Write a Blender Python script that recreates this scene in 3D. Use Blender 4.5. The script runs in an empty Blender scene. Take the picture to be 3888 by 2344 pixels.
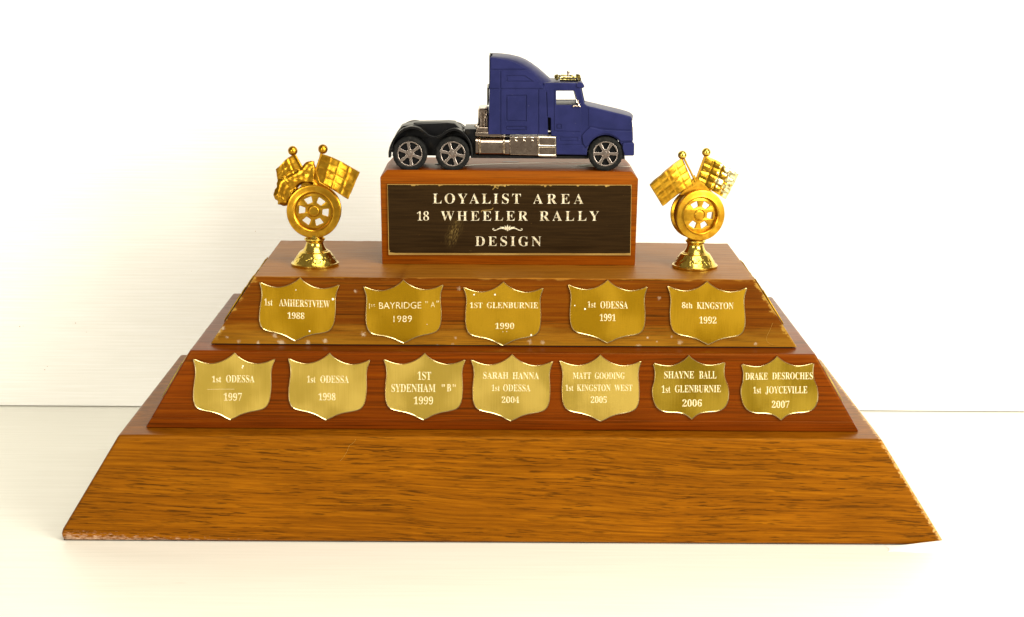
import bpy, bmesh, math, random
from mathutils import Vector, Matrix, noise
random.seed(7)
sc = bpy.context.scene
COL = sc.collection
S = 0.001                       # everything below is written in millimetres

# ------------------------------------------------------------------ camera
CAM = Vector((-2.031, -971.22, 351.977))
PITCH, YAW, ROLL, FPX = math.radians(-12.096), math.radians(0.41), math.radians(0.445), 6500.58
PW, PH = 3888.0, 2344.0
fwd = Vector((math.sin(YAW)*math.cos(PITCH), math.cos(YAW)*math.cos(PITCH), math.sin(PITCH)))
rgt = Vector((math.cos(YAW), -math.sin(YAW), 0)); upv = rgt.cross(fwd)
rgt, upv = math.cos(ROLL)*rgt+math.sin(ROLL)*upv, -math.sin(ROLL)*rgt+math.cos(ROLL)*upv
cd = bpy.data.cameras.new('camera'); cam = bpy.data.objects.new('camera', cd); COL.objects.link(cam)
cd.sensor_width = 36; cd.lens = 36*FPX/PW; cd.clip_start = .05; cd.clip_end = 50
M = Matrix((rgt, upv, -fwd)).transposed().to_4x4(); M.translation = CAM*S
cam.matrix_world = M
sc.camera = cam

# ------------------------------------------------------------------ world, lamps, exposure
w = bpy.data.worlds.new('World'); sc.world = w; w.use_nodes = True
bg = w.node_tree.nodes['Background']; bg.inputs[0].default_value = (1.0, .84, .66, 1); bg.inputs[1].default_value = .26
def lamp(name, loc, target, sx, sy, power, color):
    l = bpy.data.lights.new(name, 'AREA'); l.shape = 'RECTANGLE'; l.size = sx; l.size_y = sy; l.energy = power; l.color = color
    o = bpy.data.objects.new(name, l); COL.objects.link(o); o.location = Vector(loc)*S
    o.rotation_euler = (Vector(target)-Vector(loc)).to_track_quat('-Z', 'Y').to_euler(); return o
lamp('ceiling_lamp', (300, -640, 1250), (40, -120, 0), .9, .6, 14, (1, .968, .845))
lamp('front_lamp', (980, -980, 560), (0, 150, 120), .8, .6, 30, (1, .968, .835))
lamp('side_lamp', (-750, -1350, 480), (-250, 300, 220), .5, .5, 11, (1, .968, .835))  # added fill that lifts the left wall, not a known lamp
sc.view_settings.view_transform = 'Standard'; sc.view_settings.look = 'None'
sc.view_settings.exposure = 0.0; sc.view_settings.gamma = 1
sc.cycles.max_bounces = 8

# ------------------------------------------------------------------ helpers
def ray(px, py):
    return (fwd*FPX + rgt*(px-PW/2) - upv*(py-PH/2)).normalized()
def at(px, py, Y):
    d = ray(px, py); t = (Y-CAM.y)/d.y; p = CAM+d*t; return (p.x, p.z)
def atz(px, py, Z):
    d = ray(px, py); t = (Z-CAM.z)/d.z; p = CAM+d*t; return (p.x, p.y)
def zm(x0, y0, s):                       # photograph crop coordinates -> photograph pixels
    return lambda u, v: (x0+u/s, y0+v/s)
ORG = {}
def empty(name, loc):
    o = bpy.data.objects.new(name, None); COL.objects.link(o); o.location = Vector(loc)*S
    o.empty_display_size = .01; ORG[o.name] = Vector(loc); return o
def tag(o, label=None, cat=None, group=None, kind=None):
    for k, v in (('label', label), ('category', cat), ('group', group), ('kind', kind)):
        if v: o[k] = v
    return o
def put(name, verts, faces, mat, parent=None, smooth=False, local=False, loc=None):
    me = bpy.data.meshes.new(name)
    org = Vector((0, 0, 0))
    if parent is not None and not local: org = ORG[parent.name]
    me.from_pydata([((Vector(v)-org)*S)[:] for v in verts], [], faces)
    me.validate(); 
    bm = bmesh.new(); bm.from_mesh(me); bmesh.ops.recalc_face_normals(bm, faces=bm.faces); bm.to_mesh(me); bm.free()
    return link(name, me, mat, parent, smooth, org, loc)
def link(name, me, mat, parent, smooth, org, loc=None):
    if mat is not None: me.materials.append(mat)
    if smooth:
        me.polygons.foreach_set('use_smooth', [True]*len(me.polygons))
        me.set_sharp_from_angle(angle=math.radians(38))
    o = bpy.data.objects.new(name, me); COL.objects.link(o)
    if parent is not None: o.parent = parent
    if loc is not None: o.location = Vector(loc)*S
    ORG[o.name] = org
    return o
def quad_strip(rings, closed=True, cap=True):
    """rings: list of equal-length vertex loops -> verts, faces"""
    n = len(rings[0]); V = [v for r in rings for v in r]; F = []
    for i in range(len(rings)-1):
        for j in range(n if closed else n-1):
            k = (j+1) % n; F.append((i*n+j, i*n+k, (i+1)*n+k, (i+1)*n+j))
    if cap:
        F.append(tuple(range(n))); F.append(tuple((len(rings)-1)*n+j for j in range(n)))
    return V, F
def lathe(profile, seg=48, axis='Z', c=(0, 0, 0), cap=True, wob=None):
    R = []
    for r, h in profile:
        ring = []
        for k in range(seg):
            a = 2*math.pi*k/seg; rr = r*(1+(wob(a, h) if wob else 0))
            p = (rr*math.cos(a), rr*math.sin(a), h) if axis == 'Z' else (rr*math.cos(a), h, rr*math.sin(a))
            ring.append(tuple(Vector(p)+Vector(c)))
        R.append(ring)
    return quad_strip(R, True, cap)
def tube(path, r, seg=8):
    R = []; n = len(path); P = [Vector(p) for p in path]
    rr = r if isinstance(r, (list, tuple)) else [r]*n
    for i, p in enumerate(P):
        t = (P[min(i+1, n-1)]-P[max(i-1, 0)]).normalized()
        a = t.cross(Vector((0, 0, 1)) if abs(t.z) < .9 else Vector((0, 1, 0))).normalized(); b = t.cross(a)
        R.append([tuple(p+(a*math.cos(q)+b*math.sin(q))*rr[i]) for q in [2*math.pi*k/seg for k in range(seg)]])
    return quad_strip(R)
def ball(c, r, n=16):
    return lathe([(max(r*math.sin(math.pi*i/n), .01), -r*math.cos(math.pi*i/n)) for i in range(n+1)], 2*n, c=c)
def join(*parts):
    V = []; F = []
    for v, f in parts:
        o = len(V); V += list(v); F += [tuple(i+o for i in q) for q in f]
    return V, F
def box(x0, x1, y0, y1, z0, z1, b=0):
    """box with chamfered long edges when b > 0"""
    if not b:
        V = [(x, y, z) for x in (x0, x1) for y in (y0, y1) for z in (z0, z1)]
        return V, [(0, 1, 3, 2), (4, 6, 7, 5), (0, 4, 5, 1), (2, 3, 7, 6), (0, 2, 6, 4), (1, 5, 7, 3)]
    def ring(y, i):
        return [(x0+i, y, z0+b), (x0+b, y, z0+i), (x1-b, y, z0+i), (x1-i, y, z0+b), (x1-i, y, z1-b), (x1-b, y, z1-i), (x0+b, y, z1-i), (x0+i, y, z1-b)]
    return quad_strip([[((v[0]*(1)) , v[1], v[2]) for v in ring(y0, b*.7)], ring(y0+b*.7, 0), ring(y1-b*.7, 0), ring(y1, b*.7)])
def plate_data(loops, y0, y1, bev=0, off=0, plane='XZ', res=2):
    """closed solid from 2D loops (first outer, others holes), y0 = near, y1 = far"""
    cu = bpy.data.curves.new('p', 'CURVE'); cu.dimensions = '2D'; cu.fill_mode = 'BOTH'
    for L in loops:
        s = cu.splines.new('POLY'); s.points.add(len(L)-1)
        for i, (a, b) in enumerate(L): s.points[i].co = (a, b, 0, 1)
        s.use_cyclic_u = True
    h = (y1-y0)/2
    cu.extrude = max(h-bev, 0); cu.bevel_depth = bev; cu.bevel_resolution = res if bev else 0; cu.offset = off-bev
    o = bpy.data.objects.new('p', cu)
    me = bpy.data.meshes.new_from_object(o)
    V = [(v.co.x, (y0+y1)/2-v.co.z, v.co.y) if plane == 'XZ' else (v.co.x, v.co.y, (y0+y1)/2+v.co.z) for v in me.vertices]
    F = [tuple(p.vertices) for p in me.polygons]
    bpy.data.objects.remove(o); bpy.data.curves.remove(cu); bpy.data.meshes.remove(me)
    return V, F
def plate(name, loops, y0, y1, mat, parent, bev=0, off=0, plane='XZ', smooth=False, xf=None, local=False):
    V, F = plate_data(loops, y0, y1, bev, off, plane)
    if xf: V = [xf(v) for v in V]
    bm = bmesh.new(); vs = [bm.verts.new(v) for v in V]
    for f in F:
        try: bm.faces.new([vs[i] for i in f])
        except ValueError: pass
    bmesh.ops.remove_doubles(bm, verts=bm.verts, dist=.002)
    bm.verts.index_update()
    V = [v.co[:] for v in bm.verts]; F = [tuple(v.index for v in f.verts) for f in bm.faces]; bm.free()
    return put(name, V, F, mat, parent, smooth, local)
def crom(P, n=5, closed=False):
    out = []; m = len(P)
    for i in range(m if closed else m-1):
        g = lambda k: P[k % m] if closed else P[min(max(k, 0), m-1)]
        p0, p1, p2, p3 = g(i-1), g(i), g(i+1), g(i+2)
        for k in range(n):
            t = k/n
            out.append(tuple(.5*((2*b)+(-a+c)*t+(2*a-5*b+4*c-d)*t*t+(-a+3*b-3*c+d)*t**3) for a, b, c, d in zip(p0, p1, p2, p3)))
    if not closed: out.append(P[-1])
    return out
def rrect(x0, z0, x1, z1, r=.3, n=3):
    out = []
    for cx, cz, a0 in ((x1-r, z1-r, 0), (x0+r, z1-r, 90), (x0+r, z0+r, 180), (x1-r, z0+r, 270)):
        for k in range(n+1):
            a = math.radians(a0+90*k/n); out.append((cx+r*math.cos(a), cz+r*math.sin(a)))
    return out
def rpoly(P, r, n=3):
    """polygon with rounded corners"""
    out = []; m = len(P)
    for i in range(m):
        a, b, c = Vector(P[i-1]), Vector(P[i]), Vector(P[(i+1) % m])
        u = (a-b); v = (c-b); q = min(r, u.length*.45, v.length*.45); u = b+u.normalized()*q; v = b+v.normalized()*q
        for k in range(n+1):
            t = k/n; p = u*(1-t)**2+b*2*t*(1-t)+v*t*t; out.append((p.x, p.y))
    return out

# ------------------------------------------------------------------ materials
class N:
    def __init__(s, name):
        s.m = bpy.data.materials.new(name); s.m.use_nodes = True; s.t = s.m.node_tree; s.b = s.t.nodes['Principled BSDF']
        s.tc = s.t.nodes.new('ShaderNodeTexCoord'); 
        mp = s.t.nodes.new('ShaderNodeVectorMath'); mp.operation = 'SCALE'; mp.inputs['Scale'].default_value = 1000
        s.t.links.new(s.tc.outputs['Object'], mp.inputs[0]); s.p = mp.outputs[0]      # position in millimetres
    def l(s, a, b): s.t.links.new(a, b)
    def val(s, i, v):
        if hasattr(v, 'is_output'): s.l(v, i)
        else: i.default_value = v
    def math(s, op, a, b=0, c=0, clamp=False):
        n = s.t.nodes.new('ShaderNodeMath'); n.operation = op; n.use_clamp = clamp
        s.val(n.inputs[0], a); s.val(n.inputs[1], b); s.val(n.inputs[2], c); return n.outputs[0]
    def vmul(s, p, v):
        n = s.t.nodes.new('ShaderNodeVectorMath'); n.operation = 'MULTIPLY'; s.l(p, n.inputs[0]); n.inputs[1].default_value = v; return n.outputs[0]
    def vadd(s, p, v):
        n = s.t.nodes.new('ShaderNodeVectorMath'); n.operation = 'ADD'; s.l(p, n.inputs[0]); s.val(n.inputs[1], v); return n.outputs[0]
    def noise(s, p, scale=1, detail=3, rough=.5, dist=0):
        n = s.t.nodes.new('ShaderNodeTexNoise'); s.l(p, n.inputs['Vector']); n.inputs['Scale'].default_value = scale
        n.inputs['Detail'].default_value = detail; n.inputs['Roughness'].default_value = rough; n.inputs['Distortion'].default_value = dist
        return n.outputs[0]
    def ramp(s, f, stops):
        n = s.t.nodes.new('ShaderNodeValToRGB'); s.l(f, n.inputs[0]); e = n.color_ramp.elements
        e[0].position, e[0].color = stops[0][0], (*stops[0][1], 1); e[1].position, e[1].color = stops[-1][0], (*stops[-1][1], 1)
        for q, c in stops[1:-1]: x = e.new(q); x.color = (*c, 1)
        return n.outputs[0]
    def step(s, f, a, b):
        n = s.t.nodes.new('ShaderNodeMapRange'); n.interpolation_type = 'SMOOTHSTEP'; s.l(f, n.inputs[0]); n.inputs[1].default_value = a; n.inputs[2].default_value = b
        return n.outputs[0]
    def mix(s, f, a, b, mode='MIX'):
        n = s.t.nodes.new('ShaderNodeMix'); n.data_type = 'RGBA'; n.blend_type = mode
        s.val(n.inputs[0], f)
        for i, v in ((6, a), (7, b)):
            if hasattr(v, 'is_output'): s.l(v, n.inputs[i])
            else: n.inputs[i].default_value = (*v, 1)
        return n.outputs[2]
    def sep(s, p):
        n = s.t.nodes.new('ShaderNodeSeparateXYZ'); s.l(p, n.inputs[0]); return n.outputs
    def comb(s, x, y, z):
        n = s.t.nodes.new('ShaderNodeCombineXYZ'); s.val(n.inputs[0], x); s.val(n.inputs[1], y); s.val(n.inputs[2], z); return n.outputs[0]
    def dist(s, p, c):
        n = s.t.nodes.new('ShaderNodeVectorMath'); n.operation = 'DISTANCE'; s.l(p, n.inputs[0]); n.inputs[1].default_value = c; return n.outputs['Value']
    def bump(s, h, strength=.3, d=.1):
        n = s.t.nodes.new('ShaderNodeBump'); n.inputs['Strength'].default_value = strength; n.inputs['Distance'].default_value = d*S; s.l(h, n.inputs['Height']); s.l(n.outputs[0], s.b.inputs['Normal'])
    def done(s, color=None, rough=None, metal=None, coat=None, spec=None, coatr=None):
        for k, v in (('Base Color', color), ('Roughness', rough), ('Metallic', metal), ('Coat Weight', coat), ('Specular IOR Level', spec), ('Coat Roughness', coatr)):
            if v is None: continue
            if hasattr(v, 'is_output'): s.l(v, s.b.inputs[k])
            else: s.b.inputs[k].default_value = (*v, 1) if isinstance(v, tuple) else v
        return s.m

def wood(name, dark, mid, light, fleck, fleck_amt=.8, tilt=0.0, rough=.30, spots=(), band=None, seed=0, streak=(.012, .3, .55), fs=(.075, .8, 1.15), coat=0.0, extra=None):
    n = N(name)
    x, y, z = n.sep(n.p)
    low = n.noise(n.vadd(n.vmul(n.p, (.006, .01, .012)), (seed, 0, 0)), 1, 2)
    z2 = n.math('ADD', z, n.math('ADD', n.math('MULTIPLY', x, tilt), n.math('MULTIPLY', low, 12 if tilt else 2.5)))
    q = n.vadd(n.comb(x, y, z2), (seed*31.7, seed*11.3, seed*7.7))
    s1 = n.noise(n.vmul(q, streak), 1, 6, .62)
    s2 = n.noise(n.vmul(q, (streak[0]*4, streak[1]*3, streak[2]*3.2)), 1, 4, .6)
    g = n.math('ADD', n.math('MULTIPLY', s1, .65), n.math('MULTIPLY', s2, .35))
    c = n.ramp(g, [(.34, dark), (.5, mid), (.66, light)])
    f1 = n.noise(n.vmul(q, fs), 1, 3, .55)
    patch = n.noise(n.vmul(q, (.012, .05, .05)), 1, 3)
    fm = n.math('MULTIPLY', n.step(f1, .53, .66), n.math('MULTIPLY', n.step(patch, .22, .55), fleck_amt))
    c = n.mix(fm, c, fleck)
    blot = n.noise(n.vmul(n.p, (.018, .03, .03)), 1, 4)
    c = n.mix(1.0, c, n.ramp(blot, [(.3, (.86, .84, .8)), (.7, (1.12, 1.12, 1.12))]), 'MULTIPLY')
    if extra: c = extra(n, c)
    if spots:
        nz = n.noise(n.vmul(n.p, (.8, .8, .8)), 1, 5, .7); tot = 0
        for (sx, sy, sz, r, a) in spots:
            dd = n.math('ADD', n.dist(n.p, (sx, sy, sz)), n.math('MULTIPLY', n.math('SUBTRACT', nz, .5), r*3.4))
            mk = n.math('MULTIPLY', n.math('SUBTRACT', 1.0, n.step(dd, r*.1, r*1.15)), a)
            tot = mk if isinstance(tot, int) else n.math('MAXIMUM', tot, mk)
        c = n.mix(n.math('MULTIPLY', tot, .8), c, (.50, .41, .29))
    rg = n.math('ADD', rough, n.math('MULTIPLY', n.noise(n.vmul(n.p, (.05, .3, .3)), 1, 4), .16))
    n.bump(n.math('ADD', g, n.math('MULTIPLY', fm, -.6)), .25, .12)
    n.b.inputs['Specular Tint'].default_value = (1, .55, .12, 1)      # amber varnish
    return n.done(c, rg, 0, coat, .3, .2)

# ------------------------------------------------------------------ dimensions (mm)
Z1, Z2, Z3 = 66.24, 114.01, 156.06
ZB, ZT = 210.1, 214.41
Y2, Y3, YB = 15.09, 29.42, 72.2
D1, D2, D3, DB = 200.9, 168.9, 125.5, 68.5
YWALL = 300.7

# ------------------------------------------------------------------ the setting: backdrop sheet and table top
n = N('white_corrugated_plastic')
c = n.mix(n.step(n.noise(n.vmul(n.p, (.02, .02, .9)), 1, 3), .35, .7), (.88, .87, .83), (.92, .912, .885))
sp = n.step(n.noise(n.vmul(n.p, (.16, .16, .2)), 1, 2, .4), .800, .83)
tot = 0
for (u, v, r) in ((74, 1228, 3.0), (284, 1215, 2.6), (87, 1226, 1.6), (323, 166, 1.5), (960, 870, 2.2), (325, 1249, 1.6), (720, 1020, 1.5), (168, 1390, 2.6), (178, 1378, 2.0), (2900, 260, 2.2)):
    u, v = (u/.99, v/.99) if u < 2000 else (u, v)
    X, Z = at(u, v, YWALL)
    mk = n.math('SUBTRACT', 1.0, n.step(n.dist(n.p, (X, 0, Z)), r*.05, r*.22)); tot = mk if isinstance(tot, int) else n.math('MAXIMUM', tot, mk)
c = n.mix(n.math('MULTIPLY', tot, .75), c, (.45, .25, .12))
wallm = n.done(c, .38, 0, None, .35)
V = []; F = []; k = 0; z = 1.0; X0, X1 = -900, 900
prof = []
pitch = 2.75
while z < 640:
    for q, d in ((0, 0), (.10, .0), (.22, -.022), (.5, -.032), (.78, -.022), (.9, .0)): prof.append((z+q*pitch, d))
    z += pitch
prof.append((z, 0))
ring = [(X0, YWALL+4, 1.0)]+[(X0, YWALL+d, z) for z, d in prof]+[(X0, YWALL+4, prof[-1][0])]
rings = [ring, [(X1, y, z) for _, y, z in ring]]
V, F = quad_strip(rings, True, True)
wall = tag(empty('backdrop_wall', (0, YWALL, 0)), kind='structure')
COL.objects.unlink(wall); bpy.data.objects.remove(wall)
V = [(x, y-YWALL, z) for x, y, z in V]
wall = put('wall', V, F, wallm, None, loc=(0, YWALL, 0)); tag(wall, kind='structure')

n = N('white_laminate')
c = n.ramp(n.noise(n.vmul(n.p, (.012, .35, .3)), 1, 5, .6), [(.3, (.76, .745, .67)), (.7, (.82, .805, .735))])
sp = n.step(n.noise(n.vmul(n.p, (.03, .22, .22)), 1, 2, .4), .735, .79)
c = n.mix(n.math('MULTIPLY', sp, .25), c, (.5, .42, .33))
tablem = n.done(c, n.math('ADD', .30, n.math('MULTIPLY', n.noise(n.vmul(n.p, (.02, .2, .2)), 1, 4), .2)), 0, None, .4)
V, F = box(-900, 900, -520, 330, -25, 0)
tag(put('table', V, F, tablem), kind='structure')

# ------------------------------------------------------------------ woods, metals
def walnut_top(n, c): return c
spots3 = []
for (z0, L) in ((zm(900, 1040, 3.08), [(245, 815, 9, .9), (515, 812, 15, .75), (440, 720, 11, .65), (825, 805, 10, .75), (1030, 780, 10, .75), (1475, 710, 10, .85), (1385, 200, 7, .55), (2340, 845, 7, .6), (20, 790, 8, .5)]),
                (zm(1700, 1040, 2.0533), [(60, 500, 6, .55), (640, 530, 10, .5), (740, 535, 8, .5), (1560, 500, 5, .85), (1490, 572, 12, .55), (1810, 530, 11, .6), (1745, 490, 5, .45), (2400, 548, 8, .6), (1630, 530, 3.5, .6), (1650, 190, 8, .3), (90, 118, 8, .4), (40, 545, 6, .35)]),
                (zm(700, 900, 1.856), [(270, 640, 9, .85), (300, 705, 7, .6), (245, 665, 8, .8), (380, 735, 4, .6)])):
    for (u, v, r, a) in L:
        X, Z = at(*z0(u, v), Y3); spots3.append((X, Y3, Z, r*.16, a))
def worn_band_pale_top(n, c):
    x, y, z = n.sep(n.p)
    h = n.math('ADD', z, n.math('MULTIPLY', n.math('SUBTRACT', n.noise(n.vmul(n.p, (.03, .03, .25)), 1, 5, .6), .5), 20))
    m = n.math('SUBTRACT', 1.0, n.step(h, Z2+1.5, Z2+17))
    c = n.mix(n.math('MULTIPLY', m, .5), c, (.34, .165, .013))
    e = n.math('ADD', n.math('SUBTRACT', Z3, z), n.math('MULTIPLY', n.math('SUBTRACT', n.noise(n.vmul(n.p, (.09, .09, .3)), 1, 4, .6), .5), 7))
    m2 = n.math('MULTIPLY', n.math('SUBTRACT', 1.0, n.step(e, -.6, 1.0)), n.math('SUBTRACT', 1.0, n.step(y, Y3+.4, Y3+1.6))); c = n.mix(n.math('MULTIPLY', m2, .45), c, (.36, .18, .03))
    e3 = n.math('SUBTRACT', n.math('SUBTRACT', 176.7, n.math('MULTIPLY', n.math('SUBTRACT', z, Z2), .6445)), x)
    e4 = n.math('ADD', n.math('SUBTRACT', 175.6, n.math('MULTIPLY', n.math('SUBTRACT', z, Z2), .6492)), x)
    nz3 = n.noise(n.vmul(n.p, (.16, .16, .3)), 1, 5, .65)
    m3 = n.math('SUBTRACT', 1.0, n.step(n.math('ADD', n.math('MINIMUM', e3, n.math('ADD', e4, .8)), n.math('MULTIPLY', n.math('SUBTRACT', nz3, .5), 14)), -.4, 1.6)); c = n.mix(n.math('MULTIPLY', m3, .55), c, (.44, .26, .045))
    tf = n.math('MULTIPLY', n.step(z, Z3-.5, Z3-.2), .8); c = n.mix(tf, c, n.mix(n.step(n.noise(n.vmul(n.p, (.02, .45, .3)), 1, 5, .6), .35, .65), (.19, .066, .004), (.29, .112, .009)))  # top face mixed towards a paler tan
    st = n.noise(n.vmul(n.p, (.05, .3, 1.6)), 1, 3)
    return n.mix(n.math('MULTIPLY', n.math('MULTIPLY', m, n.step(st, .56, .66)), .6), c, (.07, .03, .006))
corner = []
for u, v, r in ((330, 640, 10), (400, 690, 9), (520, 700, 7), (700, 710, 6), (850, 690, 6), (1100, 700, 6), (640, 735, 5)):
    X, Z = at(*zm(200, 1900, 4.928)(u, v), 0); corner.append((X, 0, Z, r*.2, .55))
def scuffed_corner(n, c):
    x, y, z = n.sep(n.p)
    nz = n.noise(n.vmul(n.p, (.25, .25, 1.6)), 1, 5, .65)
    h = n.math('ADD', n.math('SUBTRACT', z, n.math('MULTIPLY', n.math('SUBTRACT', nz, .5), 26)), n.math('MULTIPLY', n.math('ADD', x, 258), .055))
    m = n.math('SUBTRACT', 1.0, n.step(h, .5, 5.5))
    c = n.mix(n.math('MULTIPLY', m, .62), c, (.62, .42, .29))
    e = n.math('SUBTRACT', n.math('SUBTRACT', 265.6, n.math('MULTIPLY', z, .6295)), x)
    nz2 = n.noise(n.vmul(n.p, (.35, .35, .5)), 1, 5, .65)
    m2 = n.math('SUBTRACT', 1.0, n.step(n.math('ADD', e, n.math('MULTIPLY', n.math('SUBTRACT', nz2, .5), 9)), .0, 2.4))
    return n.mix(n.math('MULTIPLY', m2, .7), c, (.62, .38, .13))
W1 = wood('light_walnut', (0.085, 0.0225, 0.0005), (0.178, 0.0530, 0.0009), (0.262, 0.0880, 0.0018), (0.046, 0.0120, 0.0004), .9, .035, .32, (), None, 1, extra=scuffed_corner, fs=(.075, 1.1, 1.35), streak=(.014, .5, .8))
W2 = wood('red_mahogany', (0.05869, 0.008486, 0.0002851), (0.1174, 0.01838, 0.0003802), (0.1606, 0.03253, 0.0005702), (0.02162, 0.003536, 0.0001901), .6, 0, .26, (), None, 4, streak=(.006, .3, .6), fs=(.014, .9, 1.5))
W3 = wood('worn_mahogany', (0.06186, 0.01237, 0.000352), (0.1074, 0.02214, 0.00044), (0.1563, 0.04884, 0.00176), (0.01628, 0.003907, 0.000264), .8, 0, .36, spots3, None, 9, streak=(.006, .3, .6), fs=(.02, 1.9, 1.8), extra=worn_band_pale_top)
WB = wood('orange_mahogany', (0.096, 0.01637, 0.00024), (0.16, 0.03125, 0.0004), (0.2112, 0.05059, 0.00064), (0.0384, 0.006696, 0.00016), .55, 0, .40, (), None, 14, streak=(.008, .3, .5), fs=(.02, .8, 1.3))

def brass(name, base, base2, rough, bscale=(6, 6, .12), bs=.08, dirt=.3):
    n = N(name)
    f = n.noise(n.vmul(n.p, bscale), 1, 3); g = n.noise(n.vmul(n.p, (.05, .05, .035)), 1, 2, .4)
    c = n.mix(n.step(n.math('ADD', n.math('MULTIPLY', g, .8), n.math('MULTIPLY', f, .2)), .38, .64), base, base2)
    d = n.noise(n.vmul(n.p, (.35, .35, .35)), 1, 5, .7)
    c = n.mix(n.math('MULTIPLY', n.step(d, .60, .75), dirt), c, tuple(v*.35 for v in base))
    n.bump(n.math('ADD', n.math('MULTIPLY', f, bs*.05), n.math('MULTIPLY', g, .55)), 1.0, 1.0)
    return n.done(c, n.math('ADD', rough, n.math('MULTIPLY', f, .15)), 1.0)
BRA = brass('aged_brass', (.32, .175, .006), (.44, .252, .014), .36)
BRB = brass('brushed_brass', (.40, .278, .048), (.57, .405, .090), .34, (5, 5, .06), .15, .2)
BRC = brass('polished_brass', (.25, .155, .010), (.40, .265, .03), .24, (5, 5, .06), .06, .15)
BRE = brass('brass_plate_edge', (.36, .22, .06), (.46, .30, .09), .42)
n = N('engraved_cut'); ENG = n.done(n.mix(n.step(n.noise(n.vmul(n.p, (1.5, 1.5, 1.5)), 1, 3), .38, .62), (.62, .48, .20), (.92, .82, .56)), .38, .5)
n = N('engraved_cut_silver'); ENS = n.done(n.mix(n.step(n.noise(n.vmul(n.p, (1.1, 1.1, 1.1)), 1, 3), .38, .62), (.42, .34, .21), (.80, .72, .54)), .4, .35)
n = N('white_paint_fleck'); PNT = n.done((.85, .80, .68), .6)
n = N('black_plate_coating')
x, y, z = n.sep(n.p)
sc_ = n.noise(n.vmul(n.p, (.5, .5, .5)), 1, 6, .7)
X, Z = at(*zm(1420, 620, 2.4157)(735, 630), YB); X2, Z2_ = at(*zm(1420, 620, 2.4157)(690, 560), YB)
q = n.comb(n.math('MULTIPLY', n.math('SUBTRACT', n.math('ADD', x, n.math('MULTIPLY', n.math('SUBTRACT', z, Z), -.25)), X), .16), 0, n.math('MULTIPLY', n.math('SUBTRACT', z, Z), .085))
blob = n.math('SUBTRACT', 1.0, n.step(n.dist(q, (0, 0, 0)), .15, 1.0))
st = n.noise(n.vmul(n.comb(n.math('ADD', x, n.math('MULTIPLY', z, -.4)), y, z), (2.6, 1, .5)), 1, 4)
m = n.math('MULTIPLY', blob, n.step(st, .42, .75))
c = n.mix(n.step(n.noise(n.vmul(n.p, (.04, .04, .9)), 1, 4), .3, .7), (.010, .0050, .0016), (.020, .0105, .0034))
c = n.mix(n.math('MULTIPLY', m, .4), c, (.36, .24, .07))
c = n.mix(n.math('MULTIPLY', n.step(sc_, .69, .74), .5), c, (.35, .2, .06))
n.b.inputs['Specular Tint'].default_value = (1, .6, .3, 1)
BLK = n.done(c, .36, 0, None, .2)

# ------------------------------------------------------------------ trophy base: three stepped boards and a block
trophy = empty('trophy_base', (0, 0, 0))
tag(trophy, 'stepped wooden trophy base of three boards and a block, covered with brass name shields', 'trophy')
def board(name, xs, y0, y1, z0, z1, mat, bev, lab, cuts=40, amp=.12):
    (bl, br, tl, tr) = xs
    bm = bmesh.new()
    V = [bm.verts.new(v) for v in ((bl, y0, z0), (br, y0, z0), (br, y1, z0), (bl, y1, z0), (tl, y0, z1), (tr, y0, z1), (tr, y1, z1), (tl, y1, z1))]
    for f in ((0, 3, 2, 1), (4, 5, 6, 7), (0, 1, 5, 4), (1, 2, 6, 5), (2, 3, 7, 6), (3, 0, 4, 7)): bm.faces.new([V[i] for i in f])
    lng = [e for e in bm.edges if abs(e.verts[0].co.x-e.verts[1].co.x) > 100]
    bmesh.ops.subdivide_edges(bm, edges=lng, cuts=cuts, use_grid_fill=True)
    es = [e for e in bm.edges if len(e.link_faces) == 2 and e.calc_face_angle(0) > .3]
    bmesh.ops.bevel(bm, geom=es, offset=bev, segments=3, profile=.6, affect='EDGES', clamp_overlap=True)
    for v in bm.verts:                                   # worn edges are never quite straight
        e = min(abs(v.co.z-z1), 3)/3; d = noise.noise(v.co*.06)*amp+noise.noise(v.co*.35)*amp*.5
        if v.co.z > z0+.5: v.co.z += d*(1-e); v.co.y += d*.6 if v.co.y < y0+5 else 0
    VV = [v.co[:] for v in bm.verts]; bm.verts.index_update(); F = [tuple(v.index for v in f.verts) for f in bm.faces]; bm.free()
    o = put(name, VV, F, mat, trophy, True); o['label'] = lab; return o
b1 = board('board', (-266.0, 265.6, -226.1, 223.9), 0, D1, .7, Z1, W1, 1.9, 'thick light walnut bottom board with dark flecked grain')
b2 = board('board', (-213.5, 213.6, -185.4, 185.3), Y2, Y2+D2, Z1+.35, Z2, W2, 1.5, 'reddish middle board carrying seven shields')
b3 = board('board', (-175.6, 176.7, -148.3, 149.6), Y3, Y3+D3, Z2+.7, Z3, W3, .55, 'worn upper board with pale scuffs along its lower edge', amp=.35)
n = N('contact_shade_black'); GAP_SHADE = n.done((.012, .010, .008), .9, 0, None, .1)  # near-black for added sheets that draw the contact shade under the boards
put('felt_sheet', *box(-262, 262, 2.2, D1-2.2, 0.01, .72), GAP_SHADE, trophy)
put('contact_shade_seam', *box(-210, 210, Y2+1.5, Y2+D2-1.5, Z1-.1, Z1+.4), GAP_SHADE, trophy)  # added dark filler: the shade line below the board is built in
put('contact_shade_seam', *box(-173, 174, Y3+1.3, Y3+D3-1.5, Z2-.1, Z2+.75), GAP_SHADE, trophy)
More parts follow.
